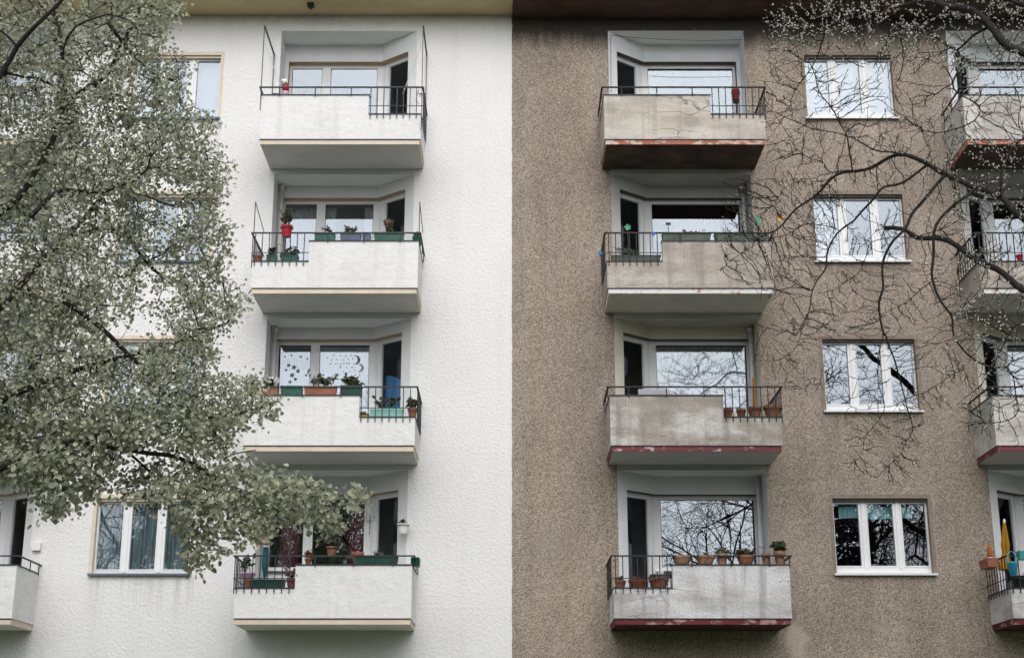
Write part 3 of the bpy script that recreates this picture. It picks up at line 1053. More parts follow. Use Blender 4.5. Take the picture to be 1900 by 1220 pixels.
MB().box(-.09, .085, -.06, .06, 0, .03).build('base', M['gold'], t, True)
MB().box(-.095, .09, -.065, .065, .03, .055).build('rim', M['black_plastic'], t, True)

# --- white house, lowest balcony (k=0)
p = at(492, 1009, -1.0)
t = pot('terracotta hanging pot with a leafy plant at the left of the lowest white balcony', (p.x, -1.0, p.z), .095, .17, 'terracotta_pale', 'hang', PL(24, .22, .06, (.16, .12), 'plant_grey', droop=.6))
tc = MB()
for i in range(12):
    a0, a1 = 2 * math.pi * i / 12, 2 * math.pi * (i + 1) / 12
    r0 = lambda a, k_: (.05 + .009 * math.cos(a * 6)) * k_
    for z0_, z1_, k0, k1 in ((-.02, -.3, .8, 1.0), (-.3, -.52, 1.0, .35)):
        tc.quad(*[(r0(a, kk) * math.cos(a), r0(a, kk) * math.sin(a), zz) for a, kk, zz in ((a0, k0, z0_), (a1, k0, z0_), (a1, k1, z1_), (a0, k1, z1_))])
tc.tube([(0, 0, -.9), (0, 0, -.02)], .012, 6)
u_ = tc.build('folded_parasol', M['teal_cloth'], loc=(p.x, -.9, p.z - .02))
tag(u_, 'folded teal parasol standing below the hanging pot of the lowest white balcony', 'parasol')
p = at(748, 990, -.1)
pot('white pot fixed to the pier beside the lowest white balcony door', (p.x, -.14, p.z), .105, .17, 'white_plastic', 'hang', PL(10, .09, .04, (.08, .08), 'plant'))
p = at(614, 1029, -1.06)
pot('terracotta hanging pot with pale leaves in the middle of the lowest white balcony', (p.x, -1.0, p.z), .088, .145, 'terracotta', 'hang', PL(40, .34, .06, (.2, .14), 'plant_grey', droop=.2))
p = at(663, 1040, -.96)
pot('terracotta pot half hidden behind the long green planter, lowest white balcony', (p.x, -.93, p.z - .02), .105, .16, 'terracotta_plastic')
planter('long dark green planter on the parapet of the lowest white balcony', X_(659, 1044), X_(739, 1044), hz[0], YP, .125, 'dark_green_box', plant=PL(14, .12, .035, (.12, .05), 'plant_grey'))
planter('dark green planter round the right corner of the lowest white balcony', X_(762, 1044), X_(778, 1044), hz[0], FRONT + .22, .12, 'dark_green_box', dep=.36)
t = pot('small flower pot with red and yellow blooms on the lowest white balcony', (X_(572, 1044), YP, hz[0]), .06, .09, 'terracotta_dark', plant=PL(12, .16, .04, (.08, .05), 'plant', flowers='flower_red', fn=4))
fm = MB()
for i in range(3):
    c_ = Vector((U(.02, .1), U(-.06, 0), U(.10, .16)))
    for j in range(6): leaf_fan(fm, c_, rvec(), rvec(), .03, .03)
fm.build('flower', M['flower_yellow'], t, True)
p = at(460, 1090, -.98)
pot('terracotta pot under the lilac bowl, left end of the lowest white balcony', (p.x, -.98, lz[0]), .085, .16, 'terracotta', plant=None)
pot('lilac bowl with a wiry plant at the left end of the lowest white balcony', (at(458, 1070, -.98).x, -.98, lz[0] + .161), .15, .09, 'pink_plastic', 'bowl', PL(16, .36, .05, (.14, .1), 'plant'))
planter('dark green planter low behind the bars of the lowest white balcony', X_(467, 1090, -1.0), X_(529, 1090, -1.0), lz[0], -1.0, .14, 'dark_green_box')
pot('dark terracotta pot with withered stems at the step of the lowest white balcony', (at(540, 1090, -1.02).x, -1.01, lz[0]), .085, .15, 'terracotta_dark', plant=PL(16, .26, .045, (.17, .10), 'dry', droop=.8))
p = at(687, 958, .62)
bf = thing('butterfly_ornament', 'grey butterfly ornament on a stick against the white window post', 'ornament', (p.x, .6, p.z))
for sg in (-1, 1):
    w_ = MB()
    w_.add([(0, 0, 0), (sg * .06, -.02, .09), (sg * .085, -.03, .03), (sg * .05, -.02, -.01), (sg * .06, -.02, -.06), (sg * .02, -.01, -.07)],
           [(0, 1, 2, 3), (0, 3, 4, 5)])
    w_.build('wing', M['pipe'], bf, True)
MB().tube([(0, 0, .05), (0, 0, -.32)], .006, 5).build('stick', M['iron'], bf, True)

# --- white house, top balcony: figure on the parapet and loose cord
p = at(530, 172, FRONT + .25)
gn_s = .8
gn = thing('garden_ornament', 'little ornament with spotted white head and red body on the top white balcony', 'ornament', (p.x, FRONT + .22, p.z - .12))
gn.scale = (gn_s,) * 3
MB().lathe([(.05, 0), (.075, .05), (.07, .15), (.05, .18)], n=14).build('base', M['pink_plastic'], gn, True, True)
MB().lathe([(.06, .15), (.085, .22), (.075, .31), (.03, .35)], n=14).build('body', M['red_plastic'], gn, True, True)
hd = MB().lathe([(.085 * math.sin(a), .38 - .085 * math.cos(a)) for a in [.1 + i * .3 for i in range(11)]], (-.03, -.03, 0), 14).build('head', M['white_plastic'], gn, True, True)
for i in range(7):
    v = rvec(); v.y = -abs(v.y)
    q = Vector((-.03, -.03, .38)) + v * .079
    MB().lathe([(.004, -.016), (.018, -.008), (.018, .008), (.004, .016)], q, 8).build('spot', M['black_plastic'], hd, True)
cd = MB()
pts = [at(x, y, FRONT + .02) for x, y in ((778, 165), (774, 176), (772, 187), (778, 193))]
cd.tube(pts, .006, 5)
tag(cd.build('cord', M['orange_cloth']), 'loose reddish cord hanging on the right railing of the top white balcony', 'cord')

# --- brown house, top balcony
p = at(1365, 190, FRONT + .14)
t = thing('red_lantern', 'dark red lantern hanging behind the bars of the top brown balcony', 'lantern', (p.x, FRONT + .1, p.z + .02))
MB().lathe([(.045, 0), (.06, .02), (.05, .07), (.07, .09), (.082, .16), (.06, .22), (.02, .24)], n=14).build('body', M['red_cloth'], t, True, True)
MB().lathe([(.05, -.05), (.06, -.01), (.045, 0)], n=14).build('base', M['black_plastic'], t, True)
MB().tube([(0, 0, -.45), (0, 0, -.05)], .012, 6).build('stake', M['iron'], t, True)

# --- brown house, second balcony (k=2)
planter('left long weathered green planter along the rail of the second-from-top brown balcony', X_(1228, 442), X_(1319, 442), hz[2], YP, .135, 'grey_green_box', plant=PL(10, .10, .03, (.3, .04), 'dry'))
planter('right long weathered green planter along the rail of the second-from-top brown balcony', X_(1325, 442), X_(1424, 442), hz[2], YP, .135, 'grey_green_box', plant=PL(10, .08, .03, (.3, .04), 'dry'))
planter('weathered green planter low behind the bars of the second-from-top brown balcony', X_(1134, 481, -1.02), X_(1226, 481, -1.02), lz[2], -1.02, .12, 'grey_green_box', plant=PL(12, .2, .035, (.35, .04), 'plant_grey'))


def stick_thing(name, label, cat, px, py, y, h, build):
    p = at(px, py, y)
    t = thing(name, label, cat, (p.x, y, p.z - h))
    MB().tube([(0, 0, 0), (0, 0, h)], .007, 5).build('stick', M['iron'], t, True)
    build(t, h)
    return t


def b_pin(t, h):
    for i in range(5):
        a = i * 2 * math.pi / 5
        MB().add([(0, -.012, h), (.055 * math.cos(a), -.012, h + .055 * math.sin(a)), (.062 * math.cos(a + .7), -.03, h + .062 * math.sin(a + .7)), (.03 * math.cos(a + 1.0), -.02, h + .03 * math.sin(a + 1.0))],
                 [(0, 1, 2, 3)]).build('blade', M['green_paint'], t, True)


def b_sign(t, h):
    MB().box(-.045, .045, -.012, .0, h - .005, h + .04).build('plate', M['black_plastic'], t, True)


def b_flag(t, h):
    for i, m_ in enumerate(('black_plastic', 'red_cloth', 'gold')):
        MB().add([(x, -.01 + .012 * math.sin(x * 60), h + .1 - i * .055 - dz - x * .35) for x in (-.0, .045, .09) for dz in (0, .055)],
                 [(0, 1, 3, 2), (2, 3, 5, 4)]).build('stripe', M[m_], t, True)


def b_vane(t, h):
    MB().lathe([(.045, h + .08), (.04, h + .03), (.02, h - .05), (.012, h - .12)], n=10).build('cup', M['green_paint'], t, True)


stick_thing('pinwheel', 'small green pinwheel on a stick at the left of the second-from-top brown balcony', 'pinwheel', 1164.6, 422, FRONT + .16, .42, b_pin)
stick_thing('plant_sign', 'tiny dark plate on a stake in the planter of the second-from-top brown balcony', 'plate', 1240, 417, FRONT + .06, .22, b_sign)
stick_thing('cup_ornament', 'mint green cup ornament on a stake, right end of the second-from-top brown balcony', 'ornament', 1406, 410, FRONT + .06, .24, b_vane)
stick_thing('small_flag', 'small black, red and gold flag above the right end of the second-from-top brown balcony', 'flag', 1441, 402, FRONT + .02, .34, b_flag)
for px, py, lab in ((1212, 435, 'bright blue clip on the bars of the second-from-top brown balcony'), (1114, 471, 'bright blue clip sticking out left of the second-from-top brown balcony')):
    p = at(px, py, FRONT - .05)
    t = thing('clip', lab, 'clip', p)
    MB().box(-.022, .022, -.015, .015, -.02, .045).build('jaw', M['blue_plastic'], t, True)
    MB().box(-.036, .036, -.012, .012, .012, .035).build('lever', M['blue_plastic'], t, True)

# --- brown house, third balcony (k=1)
pots3 = [(1350, .095, .16, 'terracotta_dark', 'leftmost small dark terracotta pot behind bars of the third-from-top brown balcony'),
         (1376, .085, .155, 'terracotta_dark', 'second small dark terracotta pot behind bars of the third-from-top brown balcony'),
         (1401, .125, .19, 'terracotta', 'orange terracotta pot in front of the folded parasol, third-from-top brown balcony'),
         (1434, .155, .22, 'terracotta', 'largest terracotta pot at the right end of the third-from-top brown balcony')]
for px, r_, h_, m_, lab in pots3:
    pot(lab, (at(px, 772, -.99).x, -.97, lz[1]), r_, h_, m_, 'pot')
fp = MB()
fp.tube([(0, 0, -.6), (0, 0, 0)], .012, 6)
fp.tube([(0, 0, 0), (0, 0, .3), (0, 0, .48), (0, 0, .52)], [.03, .022, .016, .006], 8, 1)
p = at(1401, 745, -.8)
tag(fp.build('folded_parasol', [M['iron'], M['orange_cloth']], loc=(p.x, -.7, p.z - .05)), 'slim folded orange parasol behind the pots of the third-from-top brown balcony', 'parasol')
wb = MB().box(X_(1184, 725, -1.0), X_(1241, 725, -1.0), -1.0, -.985, ZB[1] + .5, ZB[1] + 1.0)
tag(wb.build('white_board', M['curtain_lilac']), 'pale board standing behind the rail of the third-from-top brown balcony', 'board')

# --- brown house, lowest balcony (k=0)
row4 = [(1247, 1284.5, .155, 'bowl', 'terracotta_pale', None, 'leftmost wide terracotta bowl on the parapet of the lowest brown balcony'),
        (1290, 1328.5, .155, 'bowl', 'terracotta_pale', PL(10, .08, .03, (.12, .1), 'plant'), 'second wide terracotta bowl on the parapet of the lowest brown balcony'),
        (1330, 1352, .19, 'pot', 'terracotta_pale', PL(20, .14, .05, (.10, .1), 'plant_grey'), 'pinkish terracotta pot between the bowls of the lowest brown balcony'),
        (1367, 1402, .16, 'bowl', 'terracotta', PL(26, .16, .045, (.2, .1), 'plant', droop=.6), 'wide terracotta bowl with overhanging greenery on the lowest brown balcony'),
        (1412.6, 1431, .20, 'pot', 'terracotta_pale', None, 'plain terracotta pot second from right on the lowest brown balcony'),
        (1436, 1459, .235, 'pot', 'terracotta_pale', PL(34, .2, .06, (.12, .1), 'plant'), 'tall terracotta pot with spiky plant at the right end, lowest brown balcony')]
for x0, x1, h_, kd, m_, pl, lab in row4:
    xa, xb = X_(x0, 1044), X_(x1, 1044)
    pot(lab, ((xa + xb) / 2, YP + .02, hz[0]), (xb - xa) / 2 * .96, h_ * .92, m_, kd, pl)
for x0, x1, h_, m_, lab in ((1141, 1162, .13, 'terracotta', 'leftmost terracotta bowl low behind bars, lowest brown balcony'),
                            (1166, 1201, .135, 'terracotta_dark', 'middle dark terracotta bowl low behind bars, lowest brown balcony'),
                            (1204, 1242, .165, 'terracotta', 'largest terracotta bowl low behind bars, lowest brown balcony')):
    xa, xb = X_(x0, 1088, -.98), X_(x1, 1088, -.98)
    pot(lab, ((xa + xb) / 2, -.96, lz[0]), (xb - xa) / 2, h_, m_, 'bowl', PL(10, .09, .035, (.1, .08), 'dry'))
tb = thing('folding_table', 'small dark table top behind the bars of the lowest brown balcony', 'table', (at(1228, 1062, -.6).x, -.55, ZB[0] + .03))
MB().box(-.2, .2, -.18, .18, .70, .73).build('top', M['iron'], tb, True)
for a in (-.17, .17):
    for b_ in (-.15, .15): MB().bar((a, b_, 0), (a, b_, .7), .02).build('leg', M['iron'], tb, True)

# --- far right lowest balcony
xs_ = PERIOD + BX0
planter('terracotta planter hung outside the side railing at the far right', -.23, .23, ZB[0] + .86, -.66, .15, 'terracotta_plastic', dep=.2, rz=math.pi / 2, cx=xs_ - .16)
planter('teal planter hooked over the front rail at the far right', -.3, .3, ZB[0] + .92, FRONT - .14, .14, 'teal_plastic', dep=.2, cx=xs_ + .42)
p = at(1858, 1045, -.55)
pr_ = thing('closed_parasol', 'closed yellow parasol on the far right lowest balcony', 'parasol', (xs_ + .13, -.5, ZB[0] + .2))
yc = MB()
for z0_, z1_, k0, k1 in ((1.46, 1.08, .018, .062), (1.08, .93, .062, .045), (.93, .66, .05, .115)):
    for i in range(16):
        a0, a1 = 2 * math.pi * i / 16, 2 * math.pi * (i + 1) / 16
        f_ = lambda a, k_: k_ * (1 + .25 * math.cos(a * 8))
        yc.quad(*[(f_(a, kk) * math.cos(a), f_(a, kk) * math.sin(a), zz) for a, kk, zz in ((a0, k0, z0_), (a1, k0, z0_), (a1, k1, z1_), (a0, k1, z1_))])
yc.build('canopy', M['yellow_cloth'], pr_, True)
MB().tube([(0, 0, -.17), (0, 0, 1.46)], .016, 8).build('pole', M['iron'], pr_, True)
MB().lathe([(.02, 1.45), (.022, 1.49), (.012, 1.52)], n=8).build('tip', M['white_plastic'], pr_, True)
pr_.rotation_euler = (0, .06, 0)
ln = thing('lantern', 'grey glass lantern with orange cap left of the yellow parasol', 'lantern', (xs_ - .05, -.42, ZB[0] + .86))
MB().lathe([(.05, 0), (.07, .03), (.075, .14), (.045, .22)], n=12).build('glass', M['pipe'], ln, True, True)
MB().lathe([(.035, .22), (.05, .25), (.035, .38), (.012, .46)], n=12).build('cap', M['orange_cloth'], ln, True, True)
wc = thing('blue_bucket', 'sky blue bucket hanging on the corner of the far right railing', 'bucket', (xs_ + .02, FRONT - .14, ZB[0] + .66))
MB().lathe([(.055, 0), (.08, .2), (.086, .205), (.086, .22), (.07, .2)], n=14).build('body', M['sky_blue'], wc, True, True)
MB().tube([(.08 * math.cos(a), 0, .2 + .2 * math.sin(a)) for a in [i * math.pi / 10 for i in range(11)]], .007, 5).build('handle', M['sky_blue'], wc, True)
pot('black plastic pot below the teal planter at the far right', (xs_ + .2, -.98, lz[0]), .12, .2, 'black_plastic')

# --- far right second balcony: a glimpse of red
pot('small red pot on the far right second balcony behind branches', (at(1893, 470, FRONT + .05).x, FRONT + .1, lz[2] + .02), .06, .12, 'red_plastic')

# ------------------------------------------------------------------ curtains and blinds
def curtain(label, x0, x1, z0, z1, y, mat, folds=10, amp=.025, name='curtain', cat='curtain', skew=0.0):
    xa, xb = min(x0, x1), max(x0, x1)
    n = folds * 6
    c = MB()
    for i in range(n + 1):
        t = i / n
        x = xa + (xb - xa) * t
        yy = y + amp * math.sin(t * folds * 2 * math.pi) + amp * .5 * math.sin(t * folds * 4.7 + 1)
        c.v += [(x, yy, z0 + skew * math.sin(t * 9)), (x, yy * 1.0, z1)]
    for i in range(n):
        c.f.append((2 * i, 2 * i + 2, 2 * i + 3, 2 * i + 1)); c.m.append(0)
    b_ = len(c.v)
    c.v += [(x, yv + .004, z) for x, yv, z in c.v[:b_]]
    for i in range(n):
        c.f.append((b_ + 2 * i + 1, b_ + 2 * i + 3, b_ + 2 * i + 2, b_ + 2 * i)); c.m.append(0)
    return tag(c.build(name, M[mat], smooth=True), label, cat)


def wz(k): return WBOT[k] + .05, WTOP[k] - .1


z0, z1 = wz(3); curtain('white blind behind the topmost window of the brown house', 5.55, 7.17, z0, z1, .24, 'blind', 3, .004, 'window_blind', 'blind')
z0, z1 = wz(2); curtain('white sheer curtain at the left of the second-from-top brown house window', 5.6, 6.05, z0, z1, .26, 'curtain_white', 7, .02)
z0, z1 = wz(0); curtain('pale teal cloth valance across the lowest brown house window', 5.68, 6.95, 5.84, 6.05, .22, 'curtain_teal', 3, .012, 'valance', 'valance', .01)
z0, z1 = wz(3); curtain('white blind behind the topmost window of the white house', -7.17, -5.55, z0, z1, .24, 'blind', 3, .004, 'window_blind', 'blind')
z0, z1 = wz(0); curtain('slate blue pleated curtain behind the lowest white house window', -7.17, -5.55, z0, z1, .235, 'curtain_blue', 26, .03)
LZ = [ZB[k] + 1.0 for k in range(4)]
LT = [ZB[k] + 2.3 for k in range(4)]
curtain('white sheer curtain left of centre in the second-from-top white loggia window', -3.55, -3.36, LZ[2], LT[2], .95, 'curtain_white', 4, .02)
curtain('white sheer curtain right of centre in the second-from-top white loggia window', -2.82, -2.63, LZ[2], LT[2], .95, 'curtain_white', 4, .02)
curtain('pale sheer curtain in the left pane of the second-from-top white loggia window', -4.3, -3.75, LZ[2], LT[2], 1.0, 'curtain_white', 6, .02)
curtain('pale lilac curtain with moon stickers in the third-from-top white loggia window', -3.6, -2.62, LZ[1], LT[1] - .02, .86, 'curtain_lilac', 5, .012)
curtain('pale curtain in the left pane of the third-from-top white loggia window', -4.3, -3.72, LZ[1], LT[1] - .45, .9, 'curtain_lilac', 4, .012)
curtain('maroon curtain at the left of the lowest white loggia window', -4.12, -3.80, LZ[0], LT[0], .9, 'curtain_maroon', 6, .02)
curtain('maroon curtain at the right of the lowest white loggia window', -2.90, -2.60, LZ[0], LT[0], .9, 'curtain_maroon', 6, .02)
curtain('net curtain in the middle of the second-from-top brown loggia window', 2.95, 3.95, LZ[2], LT[2] - .22, .98, 'curtain_white', 14, .03)
curtain('white sheer curtain across the third-from-top brown loggia window', 2.58, 4.28, LZ[1], LT[1], .95, 'curtain_white', 16, .02)
curtain('white sheer curtain in the third loggia at the far right', 2.58 + PERIOD, 4.28 + PERIOD, LZ[1], LT[1], .95, 'curtain_white', 16, .02)
# blue sheet behind the third-from-top white loggia's door
bs = MB()
q0_ = E0 + din * 2.2 + ddir * .26
q1_ = E0 + din * 2.2 + ddir * .86
for i in range(13):
    t_ = i / 12
    v = q0_.lerp(q1_, t_)
    zt = ZB[1] + 1.70 - .35 * (1 - t_) ** 2
    bs.v += [(-v.x, v.y + .008 * math.sin(t_ * 20), ZB[1] + .05), (-v.x, v.y + .008 * math.sin(t_ * 20), zt)]
for i in range(12): bs.f.append((2 * i, 2 * i + 2, 2 * i + 3, 2 * i + 1)); bs.m.append(0)
tag(bs.build('blue_sheet', M['blue_sheet']), 'bright blue sheet hung inside the door of the third-from-top white loggia', 'sheet')

# stickers on the third-from-top white loggia's window (parts of that loggia)
lg1 = [o for o in HOUSE_W.children if o.name.startswith('loggia')][1]
yst = GY + .0165


def disc(px, py, rx, mat, moon=False):
    p = at(px, py, yst)
    m = MB()
    n = 14
    if moon:
        o_ = [(rx * math.cos(a), rx * math.sin(a)) for a in [-2.1 + 4.2 * i / n for i in range(n + 1)]]
        i_ = [(-.35 * rx + .78 * rx * math.cos(a), .9 * rx * math.sin(a)) for a in [-1.75 + 3.5 * i / n for i in range(n + 1)]]
        for i in range(n):
            m.add([(p.x + x, yst, p.z + z) for x, z in (o_[i], o_[i + 1], i_[i + 1], i_[i])], [(0, 1, 2, 3)])
    else:
        ro = [(rx * (1 if i % 2 == 0 else .55) * math.cos(i * math.pi / 5), rx * (1 if i % 2 == 0 else .55) * math.sin(i * math.pi / 5)) for i in range(10)]
        m.add([(p.x + x, yst, p.z + z) for x, z in ro], [tuple(range(10))])
    m.build('sticker', M[mat], lg1)


Zm = lambda x, y: (430 + x / 4.0675, 580 + y / 4.0675)
disc(*Zm(935, 355), .085, 'sticker_grey', True)
disc(*Zm(965, 415), .075, 'sticker_lilac', True)
for x, y in ((765, 320), (820, 320), (720, 340), (862, 327), (900, 320), (795, 350), (752, 355), (838, 355), (880, 350), (912, 345), (745, 383), (787, 383), (822, 388), (845, 380),
             (868, 380), (885, 382), (820, 410), (865, 412), (907, 410), (890, 440), (845, 445), (925, 432), (935, 468), (965, 465)):
    disc(*Zm(x, y), U(.012, .019), 'sticker_grey')
sf = MB()
for x, y, r_ in ((862, 462, .028), (858, 490, .04), (855, 512, .035)):
    p = at(*Zm(x, y), yst)
    sf.add([(p.x + r_ * math.cos(i * .785), yst - .001 * (y % 3), p.z + r_ * 1.2 * math.sin(i * .785)) for i in range(8)], [tuple(range(8))])
sf.build('sticker', M['sticker_teal'], lg1)
for x, y, r_ in ((430, 395, .04), (470, 410, .05), (500, 440, .045), (455, 470, .05), (410, 430, .03), (480, 500, .04), (440, 520, .04), (560, 470, .03), (400, 330, .02), (450, 320, .02), (520, 330, .025), (570, 345, .02), (585, 430, .03)):
    disc(*Zm(x, y), r_, 'sticker_grey' if x % 3 else 'sticker_teal')

# ------------------------------------------------------------------ trees
def inside(poly, x, y):
    r = False
    j = len(poly) - 1
    for i in range(len(poly)):
        xi, yi = poly[i]; xj, yj = poly[j]
        if (yi > y) != (yj > y) and x < (xj - xi) * (y - yi) / (yj - yi) + xi: r = not r
        j = i
    return r


def smooth_path(pts, step):
    """Catmull-Rom through pts, resampled"""
    out = []
    n = len(pts)
    for i in range(n - 1):
        p0, p1, p2, p3 = pts[max(i - 1, 0)], pts[i], pts[i + 1], pts[min(i + 2, n - 1)]
        m = max(2, int((p2 - p1).length / step))
        for k in range(m):
            t = k / m
            out.append(.5 * ((2 * p1) + (p2 - p0) * t + (2 * p0 - 5 * p1 + 4 * p2 - p3) * t * t + (3 * p1 - p0 - 3 * p2 + p3) * t ** 3))
    out.append(pts[-1])
    return out


class Tree:
    def __init__(self, seed):
        self.r = random.Random(seed)
        self.pos, self.par, self.fix, self.len = [], [], [], []
        self.arr = np.zeros((60000, 3))
        self.cost = np.zeros(60000)

    def node(self, p, parent, rad=None):
        i = len(self.pos)
        self.pos.append(Vector(p)); self.par.append(parent); self.fix.append(rad)
        self.arr[i] = p
        self.cost[i] = 0 if parent < 0 or rad else self.cost[parent] + (self.pos[parent] - self.pos[i]).length
        return i

    def limb(self, pts, r0, r1, step=.1, wob=.012):
        path = smooth_path(pts, step)
        n = len(path)
        prev = -1
        ids = []
        for i, p in enumerate(path):
            t = i / (n - 1)
            q = p + Vector((mnoise.noise(p * 2.1), mnoise.noise(p * 2.1 + Vector((9, 0, 0))), mnoise.noise(p * 2.1 + Vector((0, 9, 0))))) * wob * 2
            prev = self.node(q, prev, r0 + (r1 - r0) * t)
            ids.append(prev)
        return ids

    def colonise(self, targets, alpha=.25, step=.07, wig=.2, sag=0.0):
        n0 = len(self.pos)
        T = np.array(targets)
        d0 = np.array([np.min(((self.arr[:n0] - t) ** 2).sum(1)) for t in T])
        order = np.argsort(d0)
        ends = []
        for ti in order:
            t = Vector(T[ti])
            n = len(self.pos)
            d = np.sqrt(((self.arr[:n] - T[ti]) ** 2).sum(1))
            b = int(np.argmin(d + alpha * self.cost[:n]))
            a = self.pos[b]
            L = (t - a).length
            if L < .02: continue
            m = max(2, int(L / step))
            # bend: leave roughly along the parent's direction
            pd = (a - self.pos[self.par[b]]).normalized() if self.par[b] >= 0 else (t - a).normalized()
            pd = (pd + (t - a).normalized() * 1.3).normalized()
            c1 = a + pd * L * .33 + Vector((self.r.gauss(0, 1), self.r.gauss(0, 1), self.r.gauss(0, 1))) * L * wig * .4
            c2 = a.lerp(t, .66) + Vector((self.r.gauss(0, 1), self.r.gauss(0, 1), self.r.gauss(0, 1) + sag)) * L * wig * .5
            prev = b
            for k in range(1, m + 1):
                u = k / m
                p = a * (1 - u) ** 3 + c1 * 3 * u * (1 - u) ** 2 + c2 * 3 * u * u * (1 - u) + t * u ** 3
                if k < m: p = p + Vector((self.r.gauss(0, 1), self.r.gauss(0, 1), self.r.gauss(0, 1))) * step * .08
                prev = self.node(p, prev)
            ends.append(prev)
        return ends

    def radii(self, tip=.0035, power=.42, cap=.03):
        n = len(self.pos)
        cnt = [0] * n
        kids = [0] * n
        for i in range(n):
            if self.par[i] >= 0: kids[self.par[i]] += 1
        for i in range(n - 1, -1, -1):
            if kids[i] == 0: cnt[i] += 1
            if self.par[i] >= 0 and self.fix[i] is None: cnt[self.par[i]] += cnt[i]
        self.rad = [f if f is not None else min(cap, tip * max(1, c) ** power) for f, c in zip(self.fix, cnt)]

    def twig_mesh(self, mb, sides=4):
        """free branches as continuous tapering chains"""
        n = len(self.pos)
        ch = [[] for _ in range(n)]
        for i in range(n):
            if self.par[i] >= 0 and self.fix[i] is None: ch[self.par[i]].append(i)
        for i in range(n):
            for c in ch[i]:
                # start a chain at c unless c continues its parent's chain
                if self.fix[i] is None and ch[i][0] == c: continue
                pts, rr = [self.pos[i], self.pos[c]], [min(self.rad[i], self.rad[c] * 1.2), self.rad[c]]
                q = c
                while ch[q]:
                    q = ch[q][0]
                    pts.append(self.pos[q]); rr.append(self.rad[q])
                mb.tube(pts, rr, sides, cap=False)


# ---- the leafy linden on the left
def lp_(lst, ya, yb):
    n = len(lst)
    return [at(x, y, ya + (yb - ya) * i / max(1, n - 1)) for i, (x, y) in enumerate(lst)]


TX, TY = -6.35, -11.0
lin = thing('linden_tree', 'large linden in young grey-green leaf at the left in front of the white house', 'tree', (TX, TY, 0))
tl = Tree(5)
trunk_pts = [Vector((TX, TY, -.1)), Vector((TX + .05, TY, 2.5)), Vector((TX + .02, TY + .05, 5)), Vector((TX + .2, TY + .1, 7.5)), Vector((TX + .05, TY, 10)), Vector((TX + .1, TY + .1, 13))]
tk = MB()
tp = smooth_path(trunk_pts, .4)
tk.tube(tp, [.26 * (1 - .8 * i / len(tp)) + .02 + (.12 * math.exp(-i * .8)) for i in range(len(tp))], 14)
tk.build('trunk', M['bark'], lin, smooth=True)
limbs_l = [
    ([(-110, 560), (-30, 430), (30, 370), (68, 312), (86, 278), (115, 223), (147, 173), (194, 142), (225, 84), (262, 10)], -11, -10.4, .05, .016),
    ([(-110, 330), (-40, 200), (16, 113), (31, 86), (50, 63), (68, 45), (110, 5), (150, -40)], -11, -11.5, .045, .018),
    ([(-100, 200), (-20, 140), (40, 142), (75, 150), (110, 168), (147, 178)], -11.2, -10.6, .026, .010),
    ([(-110, 700), (0, 570), (54, 510), (108, 451), (151, 413), (184, 372), (214, 342), (254, 313), (310, 262), (350, 225)], -11, -9.6, .05, .012),
    ([(54, 400), (95, 361), (130, 350), (189, 356), (235, 338)], -11, -10.8, .03, .012),
    ([(151, 435), (190, 424), (225, 428), (260, 470), (300, 510), (350, 530), (400, 590)], -10.2, -9.4, .03, .008),
    ([(-110, 790), (20, 735), (100, 700), (165, 680), (213, 665), (284, 648), (361, 623), (420, 600)], -11, -10, .055, .010),
    ([(-110, 930), (0, 867), (51, 847), (102, 830), (148, 816), (185, 808), (225, 795)], -11, -10.4, .06, .022),
    ([(148, 816), (200, 830), (260, 838), (320, 846), (366, 867), (403, 890), (443, 910), (489, 930), (560, 938), (620, 930), (672, 915)], -10.6, -9.6, .028, .007),
    ([(120, 560), (180, 600), (240, 660), (300, 720), (370, 770), (430, 770), (520, 745)], -10.8, -9.8, .03, .006),
    ([(200, 40), (240, 90), (290, 140), (330, 150)], -10.8, -10.2, .022, .008),
    ([(110, 60), (118, 110), (120, 90), (140, 50), (200, 30)], -11, -11.3, .02, .008),
    ([(489, 930), (530, 905), (560, 895)], -9.9, -9.7, .012, .005),
    ([(300, 720), (350, 800), (400, 850), (440, 840), (475, 835)], -10.2, -9.9, .015, .005),
    ([(210, 810), (280, 880), (330, 960), (365, 1040)], -10.2, -9.8, .016, .005),
]
for lst, ya, yb, r0, r1 in limbs_l:
    pts = lp_(lst, ya, yb)
    if lst[0][0] < 0:          # joins the trunk
        zt = pts[0].z - .6
        tpp = min(tp, key=lambda q: abs(q.z - zt))
        pts = [Vector(tpp), tpp.lerp(pts[0], .5) + Vector((0, 0, .1))] + pts[1:]
    ids = tl.limb(pts, r0, r1)
    lm_ = MB()
    lm_.tube([tl.pos[i] for i in ids], [tl.fix[i] for i in ids], 8)
    lm_.build('limb', M['bark'], lin, smooth=True)
outline_l = [(-140, -60), (300, -60), (340, 15), (318, 62), (300, 78), (340, 95), (352, 130), (345, 190), (395, 215), (412, 255), (432, 305), (422, 345), (405, 385), (438, 415), (425, 470), (405, 500),
             (440, 520), (462, 545), (452, 575), (425, 590), (395, 625), (400, 655), (385, 690), (420, 700), (480, 690), (490, 720), (520, 738), (500, 775), (450, 790), (425, 830), (470, 832), (470, 860), (520, 880), (560, 880),
             (610, 900), (675, 910), (660, 950), (630, 985), (590, 975), (520, 970), (490, 1000), (450, 990), (430, 1015), (370, 1055), (345, 1040), (335, 980), (300, 940), (255, 925), (215, 915), (150, 915), (120, 962), (85, 960), (70, 915), (0, 885), (-140, 880)]
tg = []
R = tl.r
